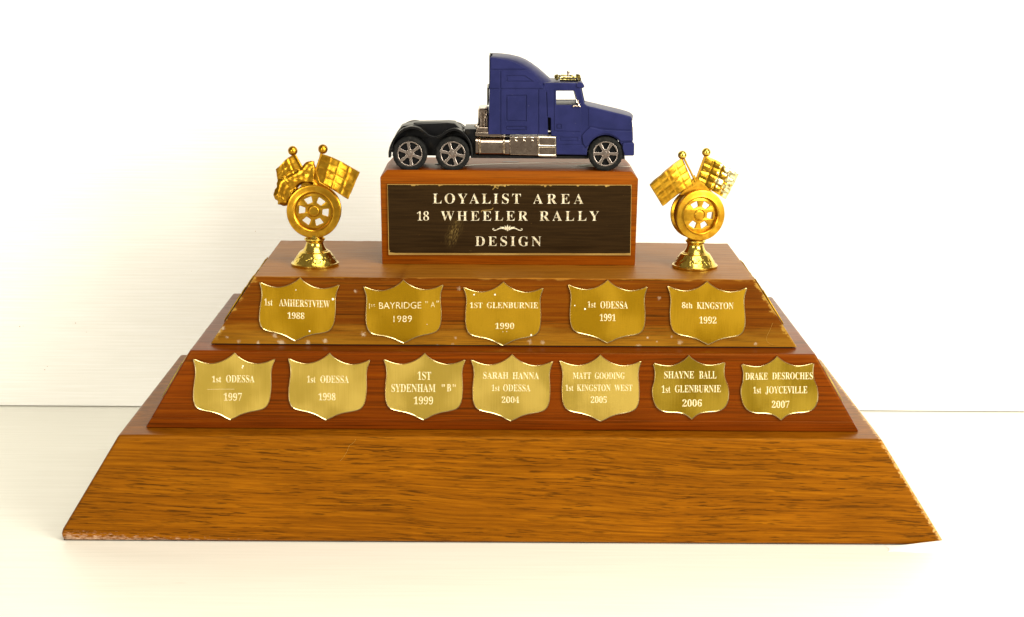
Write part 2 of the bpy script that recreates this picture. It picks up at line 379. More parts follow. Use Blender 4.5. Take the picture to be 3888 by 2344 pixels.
# the foot of the bottom board is knocked round at its ends
XL = at(233, 2022, 0)[0]; XR = at(3580, 2066, 0)[0]
bm = bmesh.new(); bm.from_mesh(b1.data)
for zc in (1.6, 3.2, 5.0, 7.5): bmesh.ops.bisect_plane(bm, geom=list(bm.verts)+list(bm.edges)+list(bm.faces), plane_co=(0, 0, zc*S), plane_no=(0, 0, 1))
bm.to_mesh(b1.data); bm.free()
for v in b1.data.vertices:
    x_, z_ = v.co.x/S, v.co.z/S
    lim = XL+2.6*max(0, (6.5-z_)/6.5)**2.2
    if x_ < lim: v.co.x = lim*S
    if x_ > XR: v.co.x = XR*S
# moulded lip along the foot of the middle board
V, F = plate_data([rpoly([(-212.9, Z1+.3), (213.0, Z1+.3), (212.6, Z1+1.5), (209.7, Z1+6.4), (-209.7, Z1+6.4), (-212.6, Z1+1.5)], 1.0)], Y2-.55, Y2+2, .35); put('lip', V, F, W2, trophy, True)
def ringz(x0, x1, y0, y1, z): return [(x0, y0, z), (x1, y0, z), (x1, y1, z), (x0, y1, z)]
bx0, bx1 = -76.0, 82.3
V, F = quad_strip([ringz(bx0+.8, bx1-.8, YB, YB+DB, Z3+.1), ringz(bx0, bx1, YB, YB+DB, ZB), ringz(bx0+3.9, bx1-3.9, YB+2.3, YB+DB-2.3, ZT)])
bm = bmesh.new(); vs = [bm.verts.new(v) for v in V]; [bm.faces.new([vs[i] for i in f]) for f in F]
bmesh.ops.bevel(bm, geom=list(bm.edges), offset=.35, segments=2, profile=.6, affect='EDGES')
bm.verts.index_update(); V = [v.co[:] for v in bm.verts]; F = [tuple(v.index for v in f.verts) for f in bm.faces]; bm.free()
o = put('block', V, F, WB, trophy, True); o['label'] = 'chamfered orange brown top block that carries the black nameplate'

# ------------------------------------------------------------------ lettering
import json
FONT = json.loads('''{"serif":{"A":[437,[[-9,0,-9,18,1,19,9,21,17,25,24,30,49,75,206,466,224,465,384,87,411,34,417,27,425,22,433,19,443,18,443,0,229,0,229,18,253,20,270,25,280,34,283,46,273,81,253,132,103,132,79,71,76,59,75,48,78,35,87,26,102,20,124,18,128,18,128,0],[113,161,242,161,177,319]]],"B":[443,[[16,0,16,17,32,19,45,22,55,26,62,32,68,40,72,51,74,65,75,82,75,369,69,412,51,433,15,439,15,455,220,455,297,449,352,429,385,396,396,351,389,313,369,283,335,261,287,247,344,231,385,206,410,173,418,132,415,102,407,76,392,54,371,35,345,19,314,9,278,2,238,0],[182,252,188,252,213,253,234,257,251,263,263,272,273,285,279,301,283,321,285,345,284,367,281,385,276,400,269,412,260,422,248,428,234,433,216,434,206,433,198,432,192,429,188,425,182,391],[222,24,242,26,259,30,273,38,283,49,291,63,296,81,300,103,301,128,299,154,295,176,287,194,277,208,263,218,245,225,223,230,197,231,182,231,182,65,190,33,195,29,202,26,211,25]]],"C":[468,[[257,-11,224,-9,193,-3,164,6,137,20,113,37,91,56,72,79,56,104,43,132,34,162,28,194,26,228,28,262,34,294,43,323,56,351,72,376,92,399,114,418,139,435,166,448,195,458,226,464,259,465,283,464,309,459,337,451,367,440,388,435,399,437,408,443,415,452,419,465,437,465,437,308,420,308,407,338,392,364,375,387,356,407,335,423,313,434,290,441,265,443,212,430,174,389,151,321,144,226,152,138,177,74,219,36,278,24,298,25,318,29,338,35,358,45,377,56,395,71,412,87,428,106,447,89,409,45,365,14,314,-5]]],"D":[496,[[20,0,20,17,35,19,47,21,56,25,63,30,68,36,71,46,73,59,74,75,74,374,73,392,71,407,67,418,61,426,53,432,43,435,30,438,15,439,15,455,222,455,278,452,328,441,370,422,405,396,433,364,452,325,464,279,468,228,453,128,408,57,333,14,228,0],[222,24,253,27,279,37,302,53,319,75,333,104,343,139,349,181,351,229,343,318,319,382,279,420,223,433,211,433,202,431,195,428,190,423,182,385,182,72,190,34,195,30,202,27,211,25]]],"E":[442,[[14,0,14,17,30,18,44,20,55,24,62,30,68,37,72,48,74,62,75,78,75,369,74,389,72,405,68,417,62,425,54,431,44,435,31,438,16,439,16,455,399,455,399,320,383,320,378,349,369,373,356,392,340,406,320,417,295,424,266,429,232,430,200,428,186,417,183,388,183,246,193,246,214,247,232,252,247,259,259,269,269,282,277,300,283,321,288,345,304,345,304,118,287,118,273,181,267,192,259,201,251,208,241,213,185,222,183,222,183,67,183,56,185,47,188,40,192,35,230,28,254,28,276,30,295,34,313,39,330,45,345,53,358,63,371,75,382,89,393,105,402,123,411,143,430,143,402,0]]],"G":[508,[[268,-10,233,-8,200,-3,170,7,141,19,116,36,93,55,74,77,57,103,44,131,35,161,29,194,28,229,29,263,35,295,44,324,57,352,74,377,93,399,115,419,139,435,166,448,195,458,225,464,257,465,284,464,311,459,340,451,369,441,388,436,406,443,419,465,437,465,437,308,420,308,412,327,403,346,393,363,382,379,370,393,357,406,343,417,329,426,314,434,299,439,283,442,267,443,214,430,176,389,153,322,146,228,148,178,154,135,165,98,180,67,199,44,221,26,246,16,275,13,293,14,308,16,319,21,328,27,334,35,339,45,342,57,343,71,343,128,342,142,339,154,335,163,329,170,321,175,309,179,294,181,275,182,275,198,500,198,500,182,485,181,473,179,463,175,457,171,452,164,449,155,447,143,446,128,446,29,402,12,357,0,313,-8]]],"H":[523,[[15,0,15,17,31,19,45,22,55,26,62,32,68,39,72,50,74,64,75,81,75,379,74,394,71,406,68,416,62,424,55,429,44,434,32,437,16,439,16,455,242,455,242,439,204,432,187,415,182,379,182,251,342,251,342,379,337,415,320,432,282,439,282,455,507,455,507,439,491,437,478,434,468,429,461,424,456,417,452,407,450,394,449,379,449,81,450,65,452,52,456,41,461,33,468,27,478,22,491,19,507,17,507,0,282,0,282,17,298,19,311,21,321,25,329,31,335,38,339,49,341,63,342,81,342,221,182,221,182,81,183,64,185,50,189,39,194,32,202,26,212,22,225,19,242,17,242,0]]],"I":[261,[[13,0,13,17,29,20,42,23,53,27,61,32,67,39,72,49,74,61,75,75,75,387,74,401,72,412,68,421,63,427,55,432,45,435,31,437,13,439,13,455,244,455,244,439,228,437,214,435,204,432,196,427,190,421,186,412,183,401,183,387,183,77,187,44,206,26,246,17,246,0]]],"J":[330,[[109,-65,93,-64,78,-62,64,-59,51,-54,39,-47,29,-40,19,-32,11,-22,5,-12,0,-1,-2,11,-3,23,-2,34,0,44,5,53,11,61,18,67,26,71,35,74,44,75,55,74,64,71,72,67,79,62,85,55,89,47,92,38,93,28,85,-1,77,-19,78,-29,84,-35,92,-39,105,-40,116,-39,126,-36,133,-32,139,-25,148,21,148,367,142,409,139,416,135,422,129,426,122,430,79,439,79,455,314,455,314,439,277,431,271,427,266,423,262,417,260,411,255,367,255,89,246,21,219,-27,173,-56]]],"K":[510,[[16,0,16,17,32,19,45,22,56,26,63,32,68,39,72,50,74,64,75,81,75,379,74,394,72,406,68,416,63,424,55,430,45,434,32,437,17,439,17,455,242,455,242,439,205,432,187,415,183,379,183,234,321,373,333,387,342,398,347,409,349,418,345,427,334,434,316,437,291,439,291,455,486,455,486,439,477,439,447,434,415,419,381,395,345,361,271,285,463,46,487,25,519,17,519,0,281,0,281,17,306,18,322,21,334,34,316,66,199,214,183,198,183,81,183,64,186,50,189,39,195,32,202,26,213,22,226,19,242,17,242,0]]],"L":[426,[[15,0,15,17,31,19,45,22,55,26,62,32,68,39,72,50,74,64,75,81,75,379,74,394,71,407,68,417,62,425,55,430,44,434,32,437,16,439,16,455,250,455,250,439,208,434,201,431,196,427,191,422,188,416,182,379,182,83,185,47,200,31,234,28,257,28,278,31,297,34,315,40,330,47,345,56,358,67,370,80,381,95,391,112,400,132,409,154,427,154,402,0]]],"M":[634,[[14,0,14,17,30,19,43,22,53,26,61,32,67,39,72,50,74,63,75,79,75,382,71,416,53,432,15,439,15,455,185,455,317,142,449,455,617,455,617,439,602,437,590,433,580,429,573,423,567,416,563,405,561,393,560,378,560,85,565,43,582,23,617,17,617,0,396,0,396,17,433,25,450,44,455,83,455,399,288,0,270,0,105,389,105,80,106,62,109,48,113,37,120,30,128,24,139,20,153,18,169,17,169,0]]],"N":[494,[[403,-11,107,350,107,79,108,62,110,49,113,38,119,31,126,26,136,21,150,19,167,17,167,0,18,0,18,17,54,23,71,41,76,79,76,388,36,433,18,439,18,455,156,455,391,169,391,377,386,414,369,431,331,439,331,455,480,455,480,439,464,437,450,434,440,430,433,425,428,417,425,407,422,393,422,377,422,-11]]],"O":[525,[[261,-11,236,-10,213,-6,190,-1,169,7,148,17,129,29,111,43,94,58,79,75,66,93,55,113,45,134,37,156,32,179,29,203,28,228,29,252,32,276,37,299,45,321,55,342,66,362,79,380,95,397,112,413,130,426,149,438,170,448,192,456,216,462,240,465,265,466,290,465,313,462,336,456,357,448,378,439,397,427,415,414,431,399,446,382,459,364,471,344,481,323,488,301,494,277,497,253,498,228,497,203,494,179,488,156,481,134,471,113,459,93,446,75,430,58,414,43,395,29,376,17,355,7,333,-1,310,-6,286,-10],[265,12,315,26,351,66,372,133,379,228,377,278,371,321,362,358,348,389,330,412,310,430,286,440,260,443,210,430,174,389,152,322,145,228,147,178,153,135,163,98,177,67,195,43,215,26,238,16]]],"R":[473,[[15,0,15,17,31,19,45,22,55,26,62,32,68,39,72,50,74,64,75,81,75,379,74,394,71,406,68,416,62,424,55,429,44,434,32,437,16,439,16,455,217,455,264,453,305,448,339,439,367,426,389,409,405,388,414,363,417,334,411,296,392,265,360,241,315,224,432,50,452,26,478,17,480,17,480,0,338,0,201,212,182,212,182,81,183,64,185,50,189,39,194,32,202,26,212,22,225,19,242,17,242,0],[182,234,203,234,228,235,249,240,266,248,280,258,290,272,298,290,302,311,304,336,299,378,284,407,259,425,224,431,212,431,202,429,195,426,190,422,182,385]]],"S":[390,[[43,-11,43,158,62,158,72,124,83,94,96,70,111,50,129,34,149,24,172,17,197,15,215,16,231,20,245,27,257,36,266,47,273,60,277,74,279,89,275,110,265,129,248,146,225,160,163,191,135,205,112,221,92,236,77,253,65,270,56,289,51,309,50,332,51,352,54,370,60,387,67,403,77,417,88,429,101,440,115,449,131,457,148,462,166,465,185,466,229,461,282,448,291,446,300,445,307,446,313,450,318,457,320,466,339,466,339,319,322,319,317,337,310,354,303,370,293,385,283,398,272,410,261,420,248,429,235,436,222,441,208,444,194,445,178,443,163,440,151,434,140,426,131,417,125,406,121,394,120,380,121,368,124,356,129,346,137,336,189,303,253,273,317,233,328,222,337,211,344,200,350,188,359,133,358,112,354,93,348,75,339,58,328,43,314,29,298,18,281,8,261,0,240,-6,217,-9,192,-10,158,-8,126,1,98,9,85,12,69,7,61,-11]]],"T":[423,[[92,0,92,17,109,18,123,21,134,25,142,31,148,39,152,50,155,64,156,81,156,433,149,433,124,431,102,426,82,416,65,403,51,387,41,367,33,344,29,318,11,318,11,455,410,455,410,317,394,317,381,368,357,404,319,426,269,433,263,433,263,81,264,63,267,49,271,38,276,30,284,25,296,21,310,18,328,17,328,0]]],"U":[492,[[248,-13,205,-10,168,-2,138,10,114,29,96,52,83,81,76,115,73,155,73,379,72,394,70,406,66,416,61,424,53,429,43,434,30,437,15,439,15,455,240,455,240,439,202,432,185,415,181,379,181,140,182,112,186,88,193,68,203,51,216,39,232,29,252,24,275,22,326,31,363,56,385,99,392,159,392,378,391,393,389,406,385,416,379,423,371,429,360,433,346,437,328,439,328,455,474,455,474,439,460,436,448,432,439,427,433,421,428,414,425,404,423,392,422,378,422,181,420,133,412,92,398,58,380,32,356,13,325,-2,290,-10]]],"V":[428,[[212,-13,44,381,22,420,16,427,8,432,-2,436,-14,439,-14,455,211,455,211,439,166,432,160,428,156,423,153,417,152,410,161,378,259,143,348,377,355,409,354,417,351,423,347,428,342,432,299,439,299,455,442,455,442,439,432,438,423,436,415,432,408,427,382,383,230,-13]]],"W":[611,[[171,-11,32,393,15,427,10,432,3,435,-5,438,-15,439,-15,455,181,455,181,439,150,432,146,428,143,423,141,417,140,410,148,373,223,153,301,353,286,399,282,410,278,418,273,425,267,429,229,439,229,455,439,455,439,439,419,437,404,432,396,423,393,412,399,386,474,166,541,369,549,406,548,414,546,421,543,426,538,430,503,439,503,455,624,455,624,439,615,436,607,433,600,427,594,421,575,379,446,-11,428,-11,316,309,190,-11]]],"Y":[426,[[101,0,101,17,117,19,131,22,141,26,148,32,154,39,157,50,160,64,161,81,161,179,46,387,38,402,29,414,21,423,14,429,1,435,-13,438,-13,455,207,455,207,438,195,438,167,432,156,416,164,392,248,226,333,366,349,408,345,421,336,430,320,436,298,438,295,438,295,455,439,455,439,438,409,424,383,392,268,203,268,81,269,64,271,50,275,39,280,32,288,26,298,22,311,19,328,17,328,0]]],"s":[288,[[151,-10,137,-9,122,-6,105,-1,87,6,73,9,66,8,60,4,55,-1,51,-9,36,-9,36,105,53,105,59,85,66,68,75,52,87,39,99,28,112,21,126,16,140,15,152,16,162,18,171,21,179,27,185,33,189,40,191,49,192,58,190,72,183,84,172,95,156,105,107,130,90,139,76,148,64,158,54,169,47,181,41,193,38,206,37,220,39,241,44,259,53,276,65,291,80,303,98,312,118,317,141,319,166,316,199,308,206,306,213,305,218,306,223,308,227,313,230,319,244,319,244,222,228,222,222,239,215,254,206,266,196,277,186,285,174,291,162,295,149,296,139,296,130,294,123,290,116,286,111,280,108,274,105,267,105,259,115,232,146,212,191,189,207,181,221,172,232,162,241,151,248,140,253,127,256,112,257,95,255,72,250,51,241,33,228,18,212,6,194,-3,174,-8]]],"t":[228,[[124,-9,105,-8,89,-4,76,2,66,10,58,22,53,36,49,52,48,71,48,279,20,279,20,300,88,369,129,424,144,424,144,310,208,310,208,279,144,279,144,82,149,51,152,46,157,43,162,41,168,40,179,42,189,49,198,60,206,75,222,66,205,33,182,9,155,-5]]],"h":[381,[[18,0,18,16,45,26,52,56,52,399,46,429,41,433,36,437,28,439,19,440,19,455,148,455,148,267,168,289,190,305,215,315,243,318,281,312,309,292,325,258,330,212,330,56,337,26,341,22,347,19,354,17,363,16,363,0,202,0,202,16,207,16,219,19,228,26,233,38,235,56,235,217,229,258,225,264,219,268,212,270,203,271,188,269,173,262,160,251,148,235,148,56,154,26,158,22,164,19,171,17,180,16,180,0]]],"0":[375,[[188,-7,159,-5,133,1,110,11,91,24,74,41,60,61,48,84,39,111,32,140,27,171,24,205,23,241,24,277,27,311,32,342,39,371,48,397,60,420,74,439,91,456,110,469,133,479,159,484,189,486,217,484,242,479,264,469,283,456,300,439,314,419,326,397,336,370,343,341,348,310,352,277,353,240,352,204,348,171,343,139,336,110,326,84,314,61,300,41,283,24,263,11,241,1,216,-5],[188,37,205,40,219,50,230,67,237,91,242,120,246,155,248,195,248,240,248,286,246,326,242,360,237,390,230,413,219,429,206,439,189,443,172,439,157,429,147,413,139,390,134,360,130,326,128,286,127,240,128,195,130,155,134,120,139,91,147,67,157,50,171,40]]],"1":[375,[[65,0,65,36,120,36,128,36,135,38,141,41,146,45,154,79,154,416,108,365,98,357,87,351,77,347,67,346,59,347,52,349,46,353,40,359,35,367,31,375,29,385,28,396,74,412,132,447,179,482,254,482,254,79,261,47,265,42,271,38,279,36,288,36,343,36,343,0]]],"2":[375,[[24,0,24,69,123,171,187,245,218,307,226,371,225,389,223,405,218,417,212,427,205,435,196,441,185,444,174,445,158,443,145,438,134,429,126,416,120,400,116,380,113,356,112,329,94,330,77,333,63,338,50,344,40,353,32,365,28,379,26,396,27,407,30,419,35,430,43,441,52,450,63,459,77,467,92,474,109,479,129,483,150,485,174,486,209,484,240,479,267,469,288,456,306,440,318,421,325,399,328,375,319,329,291,281,238,220,154,138,87,74,244,74,254,75,263,77,272,81,279,86,286,93,292,101,296,110,300,120,305,141,345,141,341,0]]],"3":[375,[[163,-7,139,-6,117,-4,98,0,81,5,66,11,53,18,43,26,34,35,27,44,23,54,20,64,19,74,20,86,23,96,28,105,36,113,45,119,54,123,65,125,76,126,77,106,82,89,89,74,99,62,111,52,125,46,141,42,158,40,199,49,208,54,216,61,224,69,230,79,235,91,238,105,240,121,241,139,239,157,234,174,226,189,214,202,199,213,181,221,161,225,137,227,95,227,95,269,140,269,160,270,178,275,192,284,204,296,213,311,220,327,224,346,225,367,224,385,221,400,217,413,211,424,203,434,193,440,182,444,169,445,158,444,148,441,140,437,133,430,116,391,111,341,92,342,75,345,60,349,47,356,37,364,30,374,26,387,24,401,27,418,34,434,45,448,62,461,83,472,108,480,138,485,173,486,207,484,237,479,263,470,286,458,304,442,317,423,325,401,328,377,326,355,320,335,311,317,298,301,283,287,265,275,246,264,225,256,279,238,293,231,305,222,316,212,326,201,334,188,340,174,343,157,345,138,344,119,341,101,336,84,329,70,321,56,312,44,301,34,288,25,230,1]]],"4":[375,[[121,0,121,36,140,36,179,44,186,50,191,58,194,70,195,84,195,125,9,125,9,166,199,480,293,480,293,169,363,169,363,125,293,125,293,84,294,70,297,58,302,50,309,44,348,36,357,36,357,0],[56,169,195,169,195,287,196,351,199,416,189,394,174,366,158,338,146,319]]],"5":[375,[[165,-7,141,-6,119,-4,100,0,84,5,70,11,58,18,48,26,40,35,34,45,30,54,28,64,27,75,28,86,31,95,35,103,42,109,50,114,59,118,69,120,81,121,88,83,111,52,120,47,130,43,141,41,154,40,195,50,204,56,212,63,219,72,226,83,231,96,234,111,236,128,237,148,236,171,231,192,224,209,213,223,200,233,184,241,166,246,146,247,103,243,71,235,40,247,62,480,316,480,319,357,281,357,275,380,267,399,244,406,105,406,94,281,126,288,168,291,205,289,238,282,267,271,293,256,313,235,328,211,337,181,340,148,339,127,336,108,331,90,324,75,316,61,306,48,295,37,282,27,226,1]]],"6":[375,[[197,-7,173,-5,150,-1,129,7,109,18,92,32,76,49,62,69,51,93,42,120,35,151,32,184,30,222,31,249,33,275,37,301,42,325,49,349,57,370,66,391,77,409,90,426,104,441,120,455,137,466,156,475,176,481,198,485,222,486,242,486,261,484,277,480,291,476,303,470,313,464,322,457,329,449,334,440,338,431,340,422,340,412,339,402,336,393,330,384,322,376,312,369,298,364,280,361,260,360,256,400,243,434,238,439,232,443,224,446,216,447,197,444,180,435,165,421,152,401,142,375,134,345,128,309,125,269,161,286,218,294,247,292,273,285,295,274,315,258,331,237,343,214,350,186,352,155,349,121,342,90,330,62,313,38,291,19,264,5,233,-4],[199,38,211,39,222,44,231,53,239,64,246,79,251,98,254,121,255,148,254,174,250,196,245,214,238,228,229,239,219,247,206,252,193,253,154,243,125,221,127,176,131,138,137,106,147,81,158,62,170,48,184,40]]],"7":[375,[[111,0,289,406,113,406,97,404,86,398,78,387,74,372,70,338,30,338,33,480,353,480,353,447,168,0]]],"8":[375,[[183,-7,157,-6,132,-2,111,3,91,11,74,20,60,31,48,44,38,57,30,72,25,88,21,105,20,122,22,143,27,162,35,178,47,193,62,206,79,219,98,231,119,242,100,255,83,267,69,281,57,296,48,311,41,327,37,345,36,364,37,380,39,395,44,409,50,423,59,437,70,449,83,459,99,469,118,476,140,482,164,485,191,486,225,484,254,478,278,468,299,453,314,435,325,415,332,393,334,369,333,350,328,333,321,318,310,305,244,260,272,245,296,230,315,215,330,199,341,183,349,166,354,147,355,127,352,97,344,71,330,48,310,29,285,13,256,2,222,-5],[203,283,214,290,224,298,232,307,239,317,244,328,247,340,249,354,250,370,243,407,222,436,215,441,206,444,197,447,187,447,174,446,163,442,153,435,145,426,139,414,134,402,131,388,130,372,131,356,135,341,141,329,149,318],[187,32,203,33,218,37,230,45,241,55,250,68,257,82,261,98,262,116,260,131,256,146,249,159,239,170,225,181,208,192,188,204,164,216,126,178,119,166,115,152,112,137,111,120,112,101,116,84,123,69,132,56,143,45,156,38,170,33]]],"9":[375,[[152,-7,133,-6,116,-4,101,0,88,4,77,10,67,17,59,25,53,33,42,69,50,94,75,107,81,93,87,80,95,67,103,56,114,47,126,41,140,37,156,36,194,48,223,84,242,145,251,230,212,198,200,192,186,188,171,186,155,185,128,187,103,194,80,205,60,220,44,240,33,264,26,292,24,324,25,347,28,369,34,390,42,409,52,426,64,441,79,454,95,466,113,475,133,481,154,485,177,486,201,485,223,480,244,473,264,463,282,449,298,433,311,413,323,390,333,363,340,332,344,298,345,261,334,157,328,133,321,111,311,91,301,72,288,54,274,39,258,25,241,14,222,5,200,-2,177,-5],[184,233,195,234,206,236,215,240,224,245,251,278,249,318,245,352,239,380,231,403,221,420,209,432,196,439,181,441,168,439,156,434,145,425,137,413,130,397,125,377,122,354,121,328,125,286,137,257,156,239]]]},"sans":{"A":[667,[[362,686,293,686,0,0,100,0,186,201,476,201,567,0,667,0],[326,536,436,289,224,289]]],"B":[563,[[75,0,309,0,418,17,490,60,530,118,543,182,532,246,499,298,448,337,379,360,379,362,425,387,458,419,477,459,483,508,471,571,433,627,368,667,273,682,75,682],[173,594,263,594,320,586,356,566,376,535,382,499,373,451,346,417,301,397,238,390,173,390],[173,302,291,302,358,294,405,272,433,239,442,196,435,158,412,123,367,98,296,88,173,88]]],"D":[750,[[76,0,342,0,493,29,607,105,679,214,704,341,683,462,617,572,504,651,341,682,76,682],[174,594,325,594,449,574,536,519,586,438,603,341,592,266,550,183,466,116,330,88,174,88]]],"E":[500,[[462,682,75,682,75,0,471,0,471,88,173,88,173,300,452,300,452,388,173,388,173,594,462,594]]],"G":[740,[[673,336,444,336,444,248,575,248,575,108,539,97,503,89,466,83,427,81,316,100,228,154,171,235,151,340,171,443,227,526,310,581,414,601,476,597,537,584,599,563,659,534,659,633,587,661,527,679,473,688,416,691,271,664,155,589,78,477,50,337,77,199,153,89,268,17,413,-9,481,-6,544,4,607,21,673,47]]],"I":[250,[[174,682,76,682,76,0,174,0]]],"R":[604,[[77,682,77,0,175,0,175,296,216,296,253,291,292,271,338,223,397,140,487,0,604,0,511,135,474,195,439,246,402,289,359,324,408,351,443,389,465,436,473,491,457,571,413,631,342,669,249,682],[175,598,238,598,299,591,340,570,364,538,372,495,366,454,345,418,303,393,238,384,175,384]]],"Y":[604,[[301,447,118,682,0,682,253,361,253,0,351,0,351,360,604,682,486,682]]],"s":[385,[[324,421,289,437,256,449,224,456,192,458,131,450,84,426,54,387,44,336,77,260,149,206,221,163,254,120,249,99,235,83,214,73,188,69,158,73,123,84,83,102,41,128,41,32,82,13,120,0,158,-7,197,-9,256,1,303,27,334,69,345,123,340,155,322,185,291,215,244,249,194,280,160,304,141,323,135,339,139,356,151,369,170,377,194,380,221,377,253,369,287,354,324,333]]],"t":[333,[[167,542,0,379,0,369,78,369,78,132,87,76,115,31,160,2,224,-9,249,-7,277,0,306,9,332,21,332,104,306,90,280,79,255,73,231,71,210,74,189,85,173,106,167,139,167,369,309,369,309,449,167,449]]],"1":[500,[[300,682,202,682,202,0,300,0]]],"8":[500,[[468,184,462,234,444,280,414,318,373,348,411,380,437,416,453,454,458,493,443,572,401,634,337,676,257,691,174,676,108,635,64,573,48,495,53,453,69,414,95,378,129,348,86,317,56,279,38,235,32,185,49,109,96,47,165,6,252,-9,337,6,406,47,451,108],[360,495,352,456,329,423,295,401,253,393,212,401,178,424,155,457,146,497,154,539,176,570,211,591,255,598,297,590,330,569,352,536],[370,192,362,151,340,117,302,93,250,84,202,92,164,114,139,149,130,192,139,236,163,270,202,292,252,300,300,292,337,269,361,235]]],"9":[500,[[187,-9,297,80,384,191,441,316,461,442,445,541,400,620,331,672,244,691,158,674,93,628,51,563,36,489,51,411,92,348,153,305,229,290,257,292,284,298,311,307,335,319,311,253,267,187,205,123,127,63],[134,490,142,533,166,568,201,590,246,598,290,588,327,561,351,522,360,475,355,420,327,403,299,392,273,385,250,383,205,391,168,414,143,448]]]}}''')
def words(fontname, items, Y, thick, name, mat, parent, off=0.0, tilt=0.0, label=None):
    """items: (text, x0, x1, ytop, ybase) in photograph pixels; raised flat letters at depth Y"""
    fn = FONT[fontname]; loops = []
    def H(ch):
        p = fn[ch][1]; ys = [v for L in p for v in L[1::2]]; return max(ys)
    for (s, x0, x1, yt, yb) in items:
        cap = H('E') if any(ch.isupper() for ch in s) else (H('1') if s[0].isdigit() else H('t'))
        cap = max(cap, 1); vs = (yb-yt)/cap
        nat = sum(fn[ch][0] for ch in s)
        first = min(v for L in fn[s[0]][1] for v in L[0::2]); lastm = fn[s[-1]][0]-max(v for L in fn[s[-1]][1] for v in L[0::2])
        hs = (x1-x0)/(nat-first-lastm)
        track = 0
        if hs > vs*1.02 and len(s) > 1:
            hs2 = vs*1.02; track = (x1-x0-hs2*(nat-first-lastm))/(len(s)-1); hs = hs2
        pen = x0-first*hs
        for ch in s:
            for L in fn[ch][1]:
                pts = []
                for i in range(0, len(L), 2):
                    px = pen+L[i]*hs; py = yb-L[i+1]*vs+tilt*(px-(x0+x1)/2)
                    pts.append(at(px, py, Y))
                loops.append(pts)
            pen += fn[ch][0]*hs+track
    o = plate(name, loops, Y-thick, Y+.03, mat, parent, 0, off)
    if label: o['label'] = label
    return o

# ------------------------------------------------------------------ nameplate on the block
zp = zm(1420, 620, 2.4157)
A4 = lambda P, Y: [at(*zp(u, v), Y) for u, v in P]
YP = YB-.05
np_ = plate('nameplate', [A4([(120, 193), (2364, 199), (2354, 849), (132, 845)], YP-1.3)], YP-1.3, YP, BRE, trophy, .25)
np_['label'] = 'black coated brass nameplate with silver lettering on the block'
random.seed(3)
top = []
wear = {350: 10, 372: 9, 400: 3, 600: 10, 620: 4, 1080: 6, 1110: 22, 1140: 12, 1200: 14, 1230: 4, 1540: 5, 1570: 16, 1620: 8, 1870: 10, 2040: 3, 2130: 14, 2150: 7}
for u in range(125, 2362, 10):
    w_ = 3.2+random.random()*1.5
    for k_, d_ in wear.items():
        if abs(u-k_) < 12: w_ = max(w_, d_+5)
    top.append((u, 195+(u-120)*.0027+w_))
left = [(141-(v-195)*-.0, v) for v in range(815, 215, -30)]
out = top+[(2360, 240), (2353, 600), (2350, 824)]+[(u, 823+(u-140)*.0015+random.random()*1.5) for u in range(2300, 160, -60)]+[(143, 817), (148, 800), (139, 795), (135, 600), (131, 400), (126, 230)]
co_ = plate('coating', [A4(out, YP-1.3)], YP-1.42, YP-1.28, BLK, np_)
YL = YP-1.42
Q = lambda s, a, b, c_, d: (s, *zp(a, c_), zp(b, d)[0], zp(b, d)[1])
def W(z0, s, a, b, c_, d):
    x0, y0 = z0(a, c_); x1, y1 = z0(b, d); return (s, x0, x1, y0, y1)
words('serif', [W(zp, 'LOYALIST', 538, 1348, 280, 371), W(zp, 'AREA', 1458, 1922, 283, 373)], YL, .12, 'lettering', ENS, np_, -.075, .002, 'silver words LOYALIST AREA')
words('serif', [W(zp, '18', 393, 505, 440, 527), W(zp, 'WHEELER', 612, 1412, 440, 528), W(zp, 'RALLY', 1517, 2065, 440, 529)], YL, .12, 'lettering', ENS, np_, -.075, .0, 'silver words 18 WHEELER RALLY')
words('serif', [W(zp, 'DESIGN', 928, 1535, 672, 760)], YL, .12, 'lettering', ENS, np_, -.075, .002, 'silver word DESIGN')
def stroke(P, wd):
    L = []; R = []
    for i, p in enumerate(P):
        a = Vector(P[max(i-1, 0)]); b = Vector(P[min(i+1, len(P)-1)]); t = (b-a).normalized(); m_ = Vector((-t.y, t.x))*wd[i]/2
        L.append(tuple(Vector(p)+m_)); R.append(tuple(Vector(p)-m_))
    return L+R[::-1]
orn = []
for sg in (1, -1):
    mx = lambda P: [(1225+sg*u, v) for u, v in P]
    a_ = crom([(12, 612), (45, 598), (75, 600), (100, 612), (122, 616), (135, 608), (132, 600), (122, 602)], 3)
    orn.append(stroke(mx(a_), [11-7*i/len(a_) if i > 3 else 8 for i in range(len(a_))]))
    orn.append(mx([(10, 603), (38, 584), (70, 585), (58, 594), (75, 600), (40, 602), (14, 614)]))
    orn.append(mx([(5, 600), (16, 578), (28, 574), (24, 590), (9, 606)]))
orn.append([(1219, 622), (1214, 596), (1225, 563), (1236, 596), (1231, 622)])
V = []; F = []
for L in orn: V, F = join((V, F), plate_data([A4(L, YL)], YL-.1-.01*len(V)/500, YL+.03, 0))
put('ornament', V, F, ENS, np_)
for P in ([(1088, 243), (1112, 222), (1135, 232), (1138, 222)], [(1110, 210), (1160, 206), (1205, 210)], [(985, 450), (990, 436), (1030, 432), (1078, 426), (1092, 410)]):
    P = crom(P, 4); put('scratch', *plate_data([A4(stroke(P, [5]*len(P)), YL)], YL-.05, YL+.03, 0), BRE, np_)

